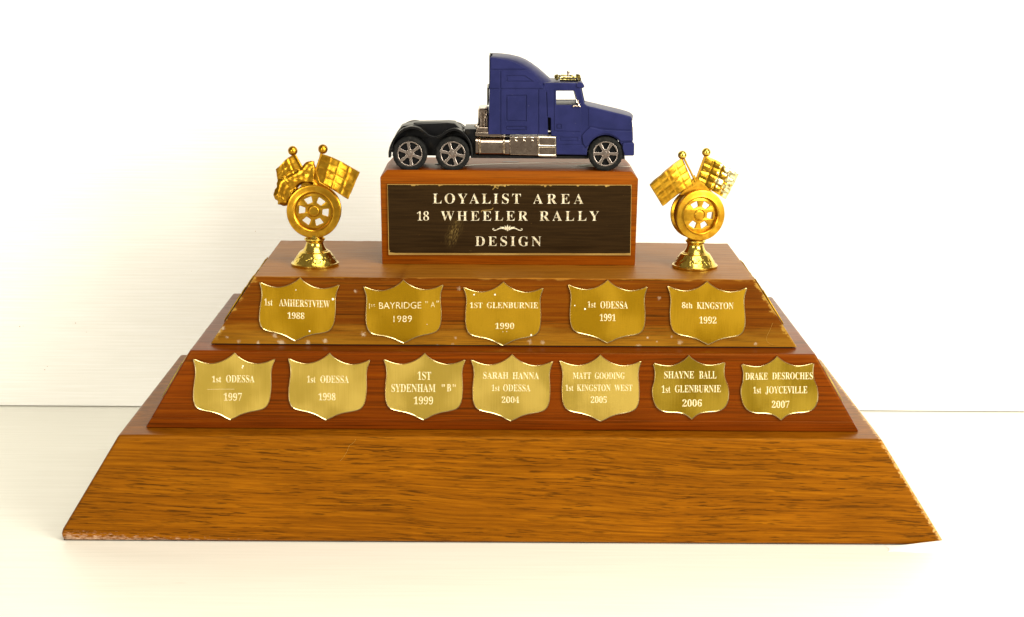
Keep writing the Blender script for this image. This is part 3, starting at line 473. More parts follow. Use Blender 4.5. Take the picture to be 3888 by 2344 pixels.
# ------------------------------------------------------------------ shields
def arc(P): return crom(P, 4)
topR = crom([(0, 0), (.05, -.045), (.13, -.093), (.22, -.122), (.30, -.128), (.40, -.108), (.498, -.068)], 3)
sideA = crom([(.498, -.068), (.487, -.11), (.468, -.17), (.459, -.247), (.466, -.34), (.470, -.42), (.468, -.51), (.458, -.575), (.432, -.63), (.385, -.665), (.31, -.685), (.22, -.702), (.124, -.732), (.06, -.765), (0, -.791)], 3)
sideB = crom([(.5, -.10), (.487, -.17), (.478, -.24), (.490, -.34), (.520, -.43), (.528, -.53), (.512, -.64), (.475, -.715), (.42, -.76), (.33, -.785), (.22, -.79), (.13, -.805), (.06, -.84), (0, -.89)], 3)
topB = crom([(0, 0), (.05, -.05), (.13, -.10), (.22, -.135), (.30, -.142), (.40, -.128), (.5, -.10)], 3)
def outline(kind):
    h = (topR if kind == 'A' else topB)[:-1]+(sideA if kind == 'A' else sideB)[1:-1]
    tip = (0, -.791 if kind == 'A' else -.89)
    return h+[tip]+[(-a, b) for a, b in h[::-1]][:-1]
SH = []
n = N('cut_brass_rim'); RIM_GLINT = n.done((.86, .70, .34), .22, 1.0)  # cut edge made paler than the face: its glints are put into the colour
def dish(pts, yf, yb, lip=.34, w=.50):
    """thin plate whose cut edge stands up as a fine lip round the flat face"""
    from mathutils.geometry import tessellate_polygon
    P = [Vector(p) for p in pts]; n_ = len(P); A = sum(P[i].x*P[(i+1) % n_].y-P[(i+1) % n_].x*P[i].y for i in range(n_)); sg = 1 if A > 0 else -1
    def inset(d):
        out = []
        for i in range(n_):
            u = (P[i]-P[i-1]).normalized(); v = (P[(i+1) % n_]-P[i]).normalized()
            m_ = Vector((-(u.y+v.y), u.x+v.x))*sg; m_.normalize(); c_ = max(abs(m_.dot(Vector((-u.y, u.x)))), .45); out.append(P[i]+m_*d/c_)
        return out
    i1, i2 = inset(w*.3), inset(w)
    rings = [[(p.x, yb, p.y) for p in P], [(p.x, yf-lip*.6, p.y) for p in P], [(p.x, yf-lip, p.y) for p in i1], [(p.x, yf, p.y) for p in i2]]
    V, F = quad_strip(rings, True, False); F.append(tuple(range(n_)))
    for t in tessellate_polygon([[Vector((p.x, p.y, 0)) for p in i2]]): F.append(tuple(3*n_+k_ for k_ in t))
    return V, F
def shield(z0, T, L, R, tip, kind, mat, Y, txt, lab, dots=(), tilt=0.0, font='serif', scr=()):
    T, L, R, tip = [Vector(z0(*p)) for p in (T, L, R, tip)]
    ux = R-L; dn = (tip-T)/(.791 if kind == 'A' else .89)
    mid = (L+R)/2; T2 = T
    pts = [at(*(T2+ux*a-dn*b), Y-.9) for a, b in outline(kind)]
    o = put('shield', *dish(pts, Y-1.0, Y-.06), mat, trophy)
    o.data.materials.append(RIM_GLINT)
    for i_ in range(len(pts), 3*len(pts)): o.data.polygons[i_].material_index = 1
    o['label'] = lab
    tl = (R-L).y/(R-L).x*.6 if not tilt else tilt
    for k, line in enumerate(txt):
        words(line[0], [W(z0, *it) for it in line[1]], Y-1.0, .07, 'engraving', ENG, o, -.022 if line[0] == 'serif' else -.045, tl)
    for (u, v, r) in dots:
        X, Z = at(*z0(u, v), Y-1.0)
        V, F = lathe([(.01, -.0), (r, .05), (r*.8, -.12), (.01, -.2)], 10, 'Y', (0, 0, 0), wob=lambda a, h: .15*math.sin(3*a+u))
        put('paint_speck', [(x+X, y+Y-1.0, z+Z) for x, y, z in V], F, PNT, o, True)
    for P in scr:
        P = [z0(*p) for p in P]
        V, F = tube([(*[at(*p, Y-1.02)[0]], Y-1.02, at(*p, Y-1.02)[1]) for p in P], .09, 5); put('scratch', V, F, ENG, o)
    SH.append(o); return o
S_ = 'serif'
za, zb, zc, zd = zm(900, 1040, 3.08), zm(1700, 1040, 2.0533), zm(680, 1320, 2.2), zm(1750, 1320, 1.76)
shield(za, (738, 42), (262, 100), (1208, 130), (680, 788), 'A', BRA, Y3, [(S_, [('1st', 318, 415, 292, 370), ('AMHERSTVIEW', 492, 1085, 306, 386)]), (S_, [('1988', 590, 790, 452, 526)])],
       'aged brass shield engraved 1st AMHERSTVIEW 1988, leftmost of the upper row', [(1120, 298, .75), (848, 672, .55), (688, 190, .3)], .03)
shield(za, (1945, 68), (1475, 150), (2420, 128), (1950, 815), 'A', BRA, Y3, [('sans', [('1', 1544, 1552, 347, 410), ('st', 1566, 1615, 352, 386), ('BAYRIDGE', 1660, 2155, 332, 408), ('A', 2265, 2315, 328, 392)]), ('sans', [('1989', 1830, 2045, 490, 565)]), ('quote', [(2206, 322), (2225, 322), (2336, 318), (2355, 318)])] [0:2],
       'aged brass shield engraved in plain letters 1st BAYRIDGE "A" 1989', [(2222, 592, .25)], -.012)
shield(zb, (435, 60), (122, 108), (752, 112), (430, 562), 'A', BRA, Y3, [(S_, [('1ST', 172, 272, 225, 267), ('GLENBURNIE', 305, 705, 223, 268)]), (S_, [('1990', 370, 518, 383, 430)])],
       'aged brass shield engraved 1ST GLENBURNIE 1990, middle of the upper row', [(205, 163, .5), (368, 163, .55), (650, 478, .6), (430, 452, .2), (460, 450, .22)], .003)
shield(zb, (1248, 45), (935, 88), (1563, 105), (1245, 542), 'A', BRA, Y3, [(S_, [('1st', 1090, 1155, 215, 262), ('ODESSA', 1190, 1405, 216, 270)]), (S_, [('1991', 1185, 1310, 313, 368)])],
       'aged brass shield engraved 1st ODESSA 1991', [(990, 248, .4), (1070, 275, .6)], .012)
shield(zb, (2022, 55), (1712, 100), (2338, 115), (2030, 555), 'A', BRA, Y3, [(S_, [('8th', 1825, 1908, 222, 268), ('KINGSTON', 1942, 2228, 224, 274)]), (S_, [('1992', 1960, 2095, 334, 387)])],
       'aged brass shield engraved 8th KINGSTON 1992, rightmost of the upper row', (), .01)
shield(zc, (463, 42), (117, 97), (808, 98), (428, 605), 'A', BRB, Y2, [(S_, [('1st', 275, 352, 236, 290), ('ODESSA', 392, 630, 232, 291)]), (S_, [('1997', 372, 525, 380, 444)])],
       'brushed brass shield engraved 1st ODESSA 1997 with a long scratch', [(533, 155, .5), (527, 170, .35)], .004, scr=[[(232, 350), (340, 348), (462, 348)]])
shield(zc, (1257, 45), (910, 97), (1603, 110), (1228, 607), 'A', BRB, Y2, [(S_, [('1st', 1068, 1140, 236, 292), ('ODESSA', 1180, 1418, 236, 295)]), (S_, [('1998', 1165, 1308, 380, 441)])],
       'brushed brass shield engraved 1st ODESSA 1998', (), .006)
shield(zc, (2052, 47), (1708, 98), (2398, 100), (2040, 607), 'A', BRB, Y2, [(S_, [('1ST', 1992, 2105, 204, 269)]), (S_, [('SYDENHAM', 1773, 2142, 306, 371), ('B', 2236, 2272, 306, 366)]), (S_, [('1999', 1960, 2122, 410, 474)])],
       'brushed brass shield engraved 1ST SYDENHAM "B" 1999', (), .002)
shield(zd, (343, 45), (65, 85), (618, 95), (333, 493), 'A', BRB, Y2, [(S_, [('SARAH', 148, 318, 165, 208), ('HANNA', 345, 522, 166, 211)]), (S_, [('1st', 205, 260, 249, 290), ('ODESSA', 282, 465, 248, 292)]), (S_, [('2004', 272, 390, 327, 370)])],
       'brushed brass shield engraved with a name, 1st ODESSA and 2004', (), .004)
shield(zd, (932, 47), (655, 90), (1208, 93), (935, 495), 'A', BRB, Y2, [(S_, [('MATT', 748, 870, 167, 209), ('GOODING', 895, 1095, 167, 210)]), (S_, [('1st', 698, 752, 248, 289), ('KINGSTON', 775, 1000, 248, 290), ('WEST', 1025, 1147, 249, 290)]), (S_, [('2005', 868, 975, 326, 370)])],
       'brushed brass shield engraved with a name, 1st KINGSTON WEST and 2005', (), .002)
shield(zd, (1523, 50), (1283, 102), (1770, 95), (1543, 482), 'B', BRC, Y2, [(S_, [('SHAYNE', 1358, 1558, 159, 206), ('BALL', 1592, 1708, 158, 207)]), (S_, [('1st', 1342, 1400, 253, 302), ('GLENBURNIE', 1430, 1738, 252, 299)]), (S_, [('2006', 1480, 1610, 347, 394)])],
       'darker polished shield with bulging lower sides, engraved 2006 and 1st GLENBURNIE', (), -.004)
shield(zd, (2113, 55), (1873, 108), (2363, 100), (2140, 488), 'B', BRC, Y2, [(S_, [('DRAKE', 1900, 2050, 169, 215), ('DESROCHES', 2080, 2352, 167, 212)]), (S_, [('1st', 1953, 2007, 262, 306), ('JOYCEVILLE', 2035, 2315, 260, 306)]), (S_, [('2007', 2077, 2195, 356, 403)])],
       'darker polished shield with bulging lower sides, engraved 2007 and 1st JOYCEVILLE', (), -.004)
# quotation marks round the A and the B
for (o, z0, Y, L) in ((SH[1], za, Y3, [(2206, 322), (2224, 322), (2338, 316), (2356, 316)]), (SH[7], zc, Y2, [(2198, 308), (2214, 308), (2290, 308), (2306, 308)])):
    V, F = [], []
    for (u, v) in L: V, F = join((V, F), plate_data([[at(*z0(u+a, v+b), Y-1.0) for a, b in ((-5, 0), (5, 0), (2, 22), (-2, 22))]], Y-1.07, Y-.97))
    put('engraving', V, F, ENG, o)['label'] = 'quotation marks'
# shields fixed to the slanting ends
def side_shield(xb, zb_, xt, zt_, yc, w_, sgn, mat, lab, lift=1.3):
    sl = Vector((xt-xb, 0, zt_-zb_)); L = sl.length; sl.normalize(); nrm = Vector((-sl.z*1, 0, sl.x)) * (1 if sgn < 0 else -1)
    if nrm.x*sgn < 0: nrm = -nrm
    top = Vector((xb, yc, zb_))+sl*(L*.5+w_*.40)
    pts = [(a*w_, b*w_) for a, b in outline('A')]
    def xf(v):
        p = top+Vector((0, 1, 0))*v[0]+sl*v[2]+nrm*(lift-v[1]); return p[:]
    o = plate('shield', [pts], 0, .9, mat, trophy, .35, smooth=True, xf=xf); o['label'] = lab; return o
for sgn, xs2, xs3, nm in ((-1, (-213.5, -185.4), (-175.6, -148.3), 'left'), (1, (213.6, 185.3), (176.7, 149.6), 'right')):
    for i, yc in enumerate((Y2+36, Y2+92, Y2+140)): side_shield(xs2[0], Z1, xs2[1], Z2, yc, 46, sgn, BRB, 'shield on the %s slanting end of the middle board, %s' % (nm, ('nearest the front', 'in the middle', 'at the back')[i]))
    for i, yc in enumerate((Y3+32, Y3+88)): side_shield(xs3[0], Z2, xs3[1], Z3, yc, 44, sgn, BRA, 'shield on the %s slanting end of the upper board, %s' % (nm, ('nearer the front', 'at the back')[i]), 1.5)

# ------------------------------------------------------------------ gold racing wheel figurines
def gold(name, base, dark, rough, bs=.2):
    n = N(name); f = n.noise(n.vmul(n.p, (.5, .5, .5)), 1, 4); d = n.noise(n.vmul(n.p, (.22, .22, .22)), 1, 3)
    n.bump(f, bs, .12)
    return n.done(n.mix(n.step(d, .4, .62), base, dark), n.math('ADD', rough, n.math('MULTIPLY', d, .12)), 1.0)
GLD = gold('satin_gold_plastic', (.47, .248, .018), (.36, .170, .010), .25, .03)
GLP = gold('bright_plated_gold', (.70, .52, .10), (.58, .40, .06), .12, .05)
n = N('worn_plating')
wr = n.step(n.math('ADD', n.noise(n.vmul(n.p, (.22, .22, .22)), 1, 4, .6), n.math('MULTIPLY', n.math('SUBTRACT', n.sep(n.p)[0], 13), .022)), .56, .62)
GLW = n.done(n.mix(wr, (.47, .248, .018), (.80, .70, .36)), .2, 1.0)
fm_ = n
def figurine(zf, base_c, k_, yaw, label, melted):
    """zf maps crop pixels; base_c crop position of the pedestal axis at its rim"""
    fx, fy = atz(*zf(*base_c), Z3)
    root = empty('wheel_figurine', (fx, fy, Z3+.05)); tag(root, label, 'trophy figurine', 'gold wheel and flag figurines on the upper board')
    def P(u, v, d=0):
        X, Z = at(*zf(u, v), fy); return Vector((X, fy+d, Z))
    cx = base_c[0]
    mm = (P(cx+100, 700)-P(cx, 700)).x/100
    Yc = lambda v: P(cx, v).z
    def rot(v):
        v = Vector(v)-Vector((fx, fy, 0)); c_, s_ = math.cos(yaw), math.sin(yaw)
        return (fx+v.x*c_-v.y*s_, fy+v.x*s_+v.y*c_, v.z)
    # pedestal
    b = k_['base']
    prof = [(.01, b[0][1])]+b+[(.01, b[-1][1])]
    zb0 = Z3+.05; sc_v = mm
    pr = [(r*mm, (b[0][1]-v)*mm) for r, v in prof]
    pr2 = []
    for i, (r, h) in enumerate(pr):
        pr2.append((max(r, .01), h))
        if 4 < i < 8 and i+1 < len(pr) and pr[i+1][1]-h > 3:
            for q in range(1, 16): pr2.append((r+(pr[i+1][0]-r)*q/16, h+(pr[i+1][1]-h)*q/16))
    hs0, hs1 = pr[5][1], pr[7][1]
    def relief(a, h):
        if not (hs0 < h < hs1): return 0
        k2 = math.sin(math.pi*(h-hs0)/(hs1-hs0)); q_ = noise.noise(Vector((math.cos(a)*9, math.sin(a)*9, h*.9+fx))); return .022*k2*(1 if q_ > .12 else max(0, q_*6-.2))
    V, F = lathe(pr2, 160, 'Z', (fx, fy, zb0), True, relief)
    o = put('pedestal', V, F, GLP, root, True)
    # wheel
    wx, wv, R = k_['wheel']; C = P(wx, wv); C.x = fx+(C.x-fx); r = R*mm; T = k_['t']
    prof = [(r*.70, -T/2-.1), (r*.735, -T/2-.45), (r*.80, -T/2-.1), (r*.93, -T/2-.35), (r*.985, -T/2-.1), (r, -T/2+.5), (r*.985, -T/2+1.5), (r*.90, -T/2+2.3), (r*.885, -.4), (r*.90, T/2-2.3), (r*.985, T/2-1.5), (r, T/2-.5), (r*.97, T/2), (r*.74, T/2), (r*.70, T/2-.4), (r*.67, T/2-2), (r*.63, 0), (r*.66, -T/2+2.4), (r*.685, -T/2+.8), (r*.70, -T/2-.1)]
    V, F = lathe(prof, 72, 'Y', tuple(C), False)
    put('tyre', [rot(v) for v in V], F, GLD if melted else GLD, root, True)
    ro = r*.70; holes = []
    for q in range(6):
        a = math.radians(k_['ang']+60*q); 
        if q in k_.get('blind', ()): continue
        pts = []
        ri, rr_ = r*.335, r*.565; ha, hb = .30, .27
        cr = [(ri, a-ha), (rr_, a-hb), (rr_, a+hb), (ri, a+ha)]
        P2 = [(C.x+q_*math.cos(t), C.z+q_*math.sin(t)) for q_, t in cr]
        P3 = rpoly(P2, .55, 3)
        holes.append(P3)
    disc = [(C.x+ro*math.cos(2*math.pi*t/64), C.z+ro*math.sin(2*math.pi*t/64)) for t in range(64)]
    o = plate('rim', [disc]+holes, fy-T/2+2.2, fy-T/2+3.6, GLD, root, .18, xf=rot, smooth=True)
    V, F = lathe([(.01, -T/2+1.75), (r*.10, -T/2+1.75), (r*.165, -T/2+1.75), (r*.175, -T/2+1.78), (r*.188, -T/2+1.95), (r*.19, -T/2+2.5)], 32, 'Y', tuple(C))
    V, F = join((V, F), lathe([(r*.20, -T/2+2.3), (r*.215, -T/2+1.95), (r*.235, -T/2+2.3)], 32, 'Y', tuple(C), False))
    put('hub', [rot(v) for v in V], F, GLD, root, True)
    # poles with ball finials
    for (p0, p1) in k_['poles']:
        A, B = P(*p0, -.6), P(*p1, -.6)
        po = put('flag_pole', [rot(v) for v in tube([A+(B-A)*t for t in (0, .5, 1)], .62, 12)[0]], tube([A, (A+B)/2, B], .62, 12)[1], GLD, root, True)
        V, F = ball(tuple(B+(B-A).normalized()*1.4), k_['ball']*mm, 14)
        put('finial', [rot(v) for v in V], F, GLP if not melted else GLD, po, True)
    # flags: rippled cloth with a raised checker
    for (c4, nu, nv, seed, mat) in k_['flags']:
        U, W_ = 36, 26; top = []; back = []
        for i in range(U+1):
            for j in range(W_+1):
                u, v = i/U, j/W_
                a = Vector(c4[0]).lerp(Vector(c4[1]), u); b_ = Vector(c4[3]).lerp(Vector(c4[2]), u)
                p = a.lerp(b_, v)
                p += (b_-a).normalized()*(-1)*12*math.sin(u*math.pi*1.25+.1)*(1)+Vector((0, 0))
                edge = 3.5*noise.noise(Vector((u*5, v*5, seed)))*(1 if u > .6 else .2); p += Vector((edge, edge))
                cu_, cv_ = u*nu, v*nv
                ck = (int(cu_)+int(cv_)) % 2
                gx = min(cu_ % 1, 1-cu_ % 1)*2; gz = min(cv_ % 1, 1-cv_ % 1)*2; g = min(gx, gz, .35)/.35
                d = 1.0*math.sin(u*4.6+v*.8+seed)+.24*(1-g)+(.12*((cu_ % 1)-.5)+.10*((cv_ % 1)-.5))*(1 if ck else -1)*g
                rg = noise.noise(Vector((u*6, v*6, seed)))*.35*max(0, u-.75)*4*(1 if seed in (.9, .3) else .2)
                top.append(rot(P(p.x, p.y, d-.4+rg))); back.append(rot(P(p.x, p.y, d*.6+1.7)))
        n1 = (U+1)*(W_+1); F = []
        ix = lambda i, j: i*(W_+1)+j
        for i in range(U):
            for j in range(W_):
                F.append((ix(i, j), ix(i+1, j), ix(i+1, j+1), ix(i, j+1))); F.append(tuple(n1+q for q in (ix(i, j), ix(i, j+1), ix(i+1, j+1), ix(i+1, j))))
        per = [ix(i, 0) for i in range(U+1)]+[ix(U, j) for j in range(1, W_+1)]+[ix(i, W_) for i in range(U-1, -1, -1)]+[ix(0, j) for j in range(W_-1, 0, -1)]
        for a, b_ in zip(per, per[1:]+per[:1]): F.append((a, b_, b_+n1, a+n1))
        put('flag', top+back, F, mat, root, True)
    # web of plastic filling the V between the flags and the wheel
    V, F = plate_data([[(P(*q).x, P(*q).z) for q in k_['web']]], fy-.5, fy+1.6, .3)
    put('web', [rot(v) for v in V], F, GLD, root, True)
    if melted:
        bm = bmesh.new()
        def lump(u, v, rpx, d=0, sx=1):
            r_ = rpx*mm; q = P(u, v, d); g = bmesh.ops.create_icosphere(bm, subdivisions=2, radius=r_)
            for vv in g['verts']: vv.co = Vector((vv.co.x*sx, vv.co.y*.75, vv.co.z))+q
        L = [(470, 300, 42), (505, 275, 26), (500, 350, 50), (445, 340, 48), (400, 385, 44), (350, 405, 44), (300, 430, 44), (250, 450, 44), (205, 480, 42), (190, 530, 44), (180, 580, 44), (175, 630, 40), (200, 670, 36), (235, 690, 30), (250, 640, 40), (230, 590, 44), (250, 540, 44), (300, 500, 46), (360, 465, 46), (420, 430, 46), (480, 415, 50), (520, 385, 30), (500, 460, 34), (540, 500, 28), (560, 520, 20),
             (140, 560, 26), (125, 605, 22), (135, 640, 20), (170, 690, 22), (210, 705, 20), (160, 490, 26), (165, 450, 20), (520, 310, 26), (530, 260, 12), (290, 600, 30), (300, 560, 32), (320, 620, 18), (340, 540, 26), (330, 580, 24)]
        L += [(103, 608, 9), (112, 590, 12), (118, 628, 12), (150, 705, 10)]
        for u, v, r_ in L: lump(u, v, r_*1.22, -.3)
        def rope(pts, r0, d):
            q = crom(pts, 5)
            for i, (u, v) in enumerate(q): lump(u, v, r0*(.85+.3*math.sin(i*.9)), d)
        rope([(180, 420), (235, 385), (300, 350), (370, 335)], 15, -2.0)
        rope([(250, 470), (310, 465), (380, 455), (450, 462), (520, 462), (560, 490)], 15, -2.5)
        rope([(330, 560), (370, 520), (440, 505), (520, 500), (575, 515)], 15, -2.8)
        rope([(160, 560), (190, 600), (200, 650), (245, 680)], 14, -2.4)
        rope([(300, 570), (300, 610), (340, 625), (370, 590)], 14, -2.4)
        rope([(525, 290), (520, 350), (530, 420), (548, 475)], 12, -2.2)
        rope([(130, 600), (160, 640), (180, 690)], 9, -2.4)
        me = bpy.data.meshes.new('m'); bm.to_mesh(me); bm.free()
        ob = bpy.data.objects.new('m', me); COL.objects.link(ob)
        md = ob.modifiers.new('r', 'REMESH'); md.mode = 'VOXEL'; md.voxel_size = .38
        ms = ob.modifiers.new('s', 'SMOOTH'); ms.factor = .6; ms.iterations = 48
        dg = bpy.context.evaluated_depsgraph_get(); m2 = bpy.data.meshes.new_from_object(ob.evaluated_get(dg))
        V = [(v.co+Vector((1, .6, 1))*.2*noise.noise(v.co*.2))[:] for v in m2.vertices]; F = [tuple(p.vertices) for p in m2.polygons]
        bpy.data.objects.remove(ob); bpy.data.meshes.remove(me); bpy.data.meshes.remove(m2)
        o = put('melted_flag', V, F, GLD, root, True); o['label'] = 'left flag melted into drooping folds'
        o.data.polygons.foreach_set('use_smooth', [True]*len(o.data.polygons))
    return root
zL, zR = zm(1000, 520, 2.75), zm(2420, 520, 2.75)
BASE = [(248, 1348), (250, 1344), (251, 1322), (246, 1316), (232, 1314), (226, 1304), (163, 1204), (156, 1197), (143, 1194), (138, 1186), (126, 1184), (104, 1150), (93, 1118), (90, 1100), (98, 1082), (108, 1074), (109, 1060), (96, 1050), (88, 1040), (88, 1020)]
figurine(zL, (541, 1340), dict(base=BASE, wheel=(530, 770, 281), t=9.5, ang=-6, ball=50,
         poles=[((470, 440), (320, 165)), ((520, 440), (615, 150))],
         flags=[((( 590, 175), (1010, 360), (890, 645), (535, 470)), 4, 4, .3, GLD), (((330, 180), (130, 330), (160, 520), (440, 370)), 3, 3, 1.7, GLD)],
         web=[(440, 300), (480, 285), (530, 280), (590, 470), (700, 540), (500, 600), (380, 560)]), math.radians(1),
         'gold wheel figurine whose left checkered flag has melted into folds, left of the block', True)
figurine(zR, (598, 1362), dict(base=[(r*.955, v+22) for r, v in BASE], wheel=(628, 808, 268), t=11.5, ang=-4, ball=46, blind=(3,),
         poles=[((604, 470), (468, 205)), ((600, 470), (712, 185))],
         flags=[(((465, 222), (108, 480), (250, 705), (585, 500)), 4, 4, 2.6, GLD), (((728, 205), (1082, 395), (945, 655), (612, 500)), 4, 4, .9, GLW)],
         web=[(585, 430), (598, 400), (615, 430), (680, 480), (800, 590), (600, 620), (430, 600), (520, 500)]), math.radians(13),
         'gold wheel figurine with two crisp checkered flags, right of the block', False)

# ------------------------------------------------------------------ toy truck
zA = zm(1440, 180, 2.464)
n = N('blue_matt_plastic')
bb = n.mix(n.step(n.noise(n.vmul(n.p, (.09, .09, .09)), 1, 4), .35, .65), (.0085, .0100, .052), (.0125, .0140, .068))
sp = n.step(n.noise(n.vmul(n.p, (.9, .9, .9)), 1, 3, .6), .70, .78)
bb = n.mix(n.math('MULTIPLY', sp, .35), bb, (.20, .18, .22))
n.bump(n.noise(n.vmul(n.p, (2.2, 2.2, 2.2)), 1, 2), .12, .08)
n.b.inputs['Specular Tint'].default_value = (.5, .55, 1, 1)
BLU = n.done(bb, .42, 0, None, .32)
n = N('black_plastic'); n.bump(n.noise(n.vmul(n.p, (2, 2, 2)), 1, 2), .1, .06)
BKP = n.done(n.mix(n.step(n.noise(n.vmul(n.p, (.2, .2, .2)), 1, 3), .5, .7), (.004, .004, .005), (.012, .010, .008)), .36, 0, None, .16)
n = N('black_rubber'); n.bump(n.noise(n.vmul(n.p, (2.5, 2.5, 2.5)), 1, 2), .25, .08)
RUB = n.done(n.mix(n.step(n.noise(n.vmul(n.p, (.4, .4, .4)), 1, 3), .45, .7), (.005, .005, .005), (.014, .013, .012)), .7, 0, None, .12)
n = N('tarnished_chrome'); CHR = n.done(n.mix(n.step(n.noise(n.vmul(n.p, (.45, .45, .45)), 1, 5, .7), .5, .75), (.44, .36, .295), (.23, .17, .13)), n.math('ADD', .10, n.math('MULTIPLY', n.noise(n.vmul(n.p, (.3, .3, .3)), 1, 3), .18)), 1.0)
n = N('bright_chrome'); CHR_GLINT = n.done((.92, .84, .70), .12, 1.0)  # paler copy of the chrome: highlights put into catches, bands and frame
n = N('rim_silver'); RIM = n.done(n.mix(n.noise(n.vmul(n.p, (.8, .8, .8)), 1, 2), (.50, .43, .39), (.40, .33, .29)), .26, 1.0)
n = N('old_gold_horns'); HRN = n.done(n.mix(n.step(n.noise(n.vmul(n.p, (.9, .9, .9)), 1, 3), .45, .6), (.62, .52, .18), (.10, .08, .03)), .2, 1.0)
n = N('dark_glass'); DGL = n.done((.01, .01, .012), .08, 0, None, .6)
n = N('dried_glue'); GLU = n.done((.62, .58, .46), .35); n.b.inputs['Transmission Weight'].default_value = .35; n.b.inputs['Subsurface Weight'].default_value = 0
n = N('clear_glue'); GLC = n.done((.55, .55, .50), .18); n.b.inputs['Transmission Weight'].default_value = .8

YN = 75.2; WID = 37.0; YF = YN+WID; YM = (YN+YF)/2
def TA(P, Y=YN): return [at(*zA(u, v), Y) for u, v in P]
cxm = TA([(1200, 900)])[0][0]
truck = empty('toy_truck', (cxm, YM, ZT)); tag(truck, 'blue toy semi truck cab with chrome tanks and black fenders parked on the block', 'toy truck')
# sleeper
E_ = [(1036, 90), (1052, 88), (1130, 100), (1200, 113), (1270, 136), (1330, 167), (1390, 205), (1440, 246), (1490, 302), (1530, 352), (1553, 400)]
S__ = [(1078, 73), (1095, 64), (1150, 67), (1230, 76), (1310, 95), (1375, 122), (1430, 156), (1490, 200), (1545, 248), (1595, 292), (1632, 322)]
E2 = TA(E_, YN+.5); S2 = TA(S__, YM-3)
z0s = TA([(1040, 815)])[0][1]; rings = []
for t in (0, .035, .09, .18, .32, .5, .68, .82, .91, .965, 1):
    y = YN+.5+(WID-1)*t; s_ = min(t, 1-t)*2; wv = min(1, math.sin(min(s_*1.7, 1)*math.pi/2))
    if t in (0, 1): ins = .5
    else: ins = 0
    top_ = [(e[0]+(s[0]-e[0])*wv*(.55 if i < 2 else 1), y, e[1]+(s[1]-e[1])*wv-ins) for i, (e, s) in enumerate(zip(E2, S2))]
    xb0, xb1 = TA([(1020, 815), (1580, 815)]); xm_, _ = TA([(1036, 140)])[0], 0
    rings.append([(xb0[0], y, z0s), (xm_[0], y, xm_[1])]+top_+[(TA([(1570, 420)])[0][0]+wv*1.0, y, TA([(1570, 420)])[0][1]), (xb1[0], y, z0s)])
V, F = quad_strip(rings, True, True)
slp = put('sleeper', V, F, BLU, truck, True)
# proud side panels separated by grooves
def panel(loops, name='side_panel', par=None, y=YN, t=.5, b=.14, mat=BLU, r=.25, far=False):
    L = [rpoly(TA(q), r) for q in loops]
    y0 = y-t+.5
    if far: V, F = plate_data(L, YF-.52, YF-.52+t, b)
    else: V, F = plate_data(L, y0, y+.52, b)
    return put(name, V, F, mat, par or truck, True)
for far in (False, True):
    pn = lambda L, **k: panel(L, par=slp, far=far, **k)
    pn([[(1046, 204), (1042, 122), (1056, 96), (1130, 108), (1200, 121), (1270, 144), (1330, 175), (1372, 204)]])
    pn([[(1042, 216), (1128, 216), (1128, 383), (1034, 383)]])
    pn([[(1140, 216), (1388, 216), (1434, 256), (1484, 312), (1522, 362), (1536, 383), (1140, 383)], [(1190, 262), (1358, 262), (1446, 322), (1190, 322)]])
    pn([[(1198, 270), (1354, 270), (1428, 316), (1198, 316)]], t=.3)
    pn([[(1034, 394), (1126, 394), (1126, 815), (1022, 815)]])
    pn([[(1140, 394), (1483, 394), (1483, 815), (1140, 815)], [(1186, 446), (1380, 446), (1380, 694), (1186, 694)], [(1184, 738), (1376, 738), (1376, 778), (1184, 778)]])
    pn([[(1197, 457), (1369, 457), (1369, 683), (1197, 683)]])
    pn([[(1194, 748), (1366, 748), (1366, 769), (1194, 769)]])
    pn([[(1495, 394), (1562, 394), (1575, 815), (1495, 815)]])
# black rear seam of the sleeper
V, F = box(*(lambda a, b: (a[0], b[0], YN+3, YF-3, a[1], b[1]))(TA([(1008, 545)])[0], TA([(1024, 385)])[0])); put('rear_seal', V, F, BKP, slp)
V, F = box(*(lambda a, b: (a[0], b[0], YN+2, YF-2, a[1], b[1]))(TA([(1027, 400)])[0], TA([(1040, 80)])[0]), .4); put('rear_seal', V, F, BKP, slp, True)
# cab body with open side windows
win = [(1650, 402), (1832, 402), (1868, 545), (1650, 545)]
ARC = lambda cx, cy, r, a0, a1, m=14: [(cx+r*math.cos(math.radians(a0+(a1-a0)*i/m)), cy-r*math.sin(math.radians(a0+(a1-a0)*i/m))) for i in range(m+1)]
cabp = [(1540, 420), (1540, 336), (1600, 330), (1855, 334), (1890, 388), (1922, 528), (1946, 548), (2100, 585), (2280, 628), (2352, 648), (2366, 664), (2370, 880), (2374, 1010), (2288, 1012)]+ARC(2115, 993, 172, 0, 180)+[(1940, 1010), (1650, 1004), (1650, 830), (1606, 828), (1604, 662), (1560, 655), (1556, 600)]
V, F = plate_data([TA(cabp, YN+.5), rpoly(TA(win), .5)], YN+.5, YF-.5, .55)
cab = put('cab', V, F, BLU, truck, True)
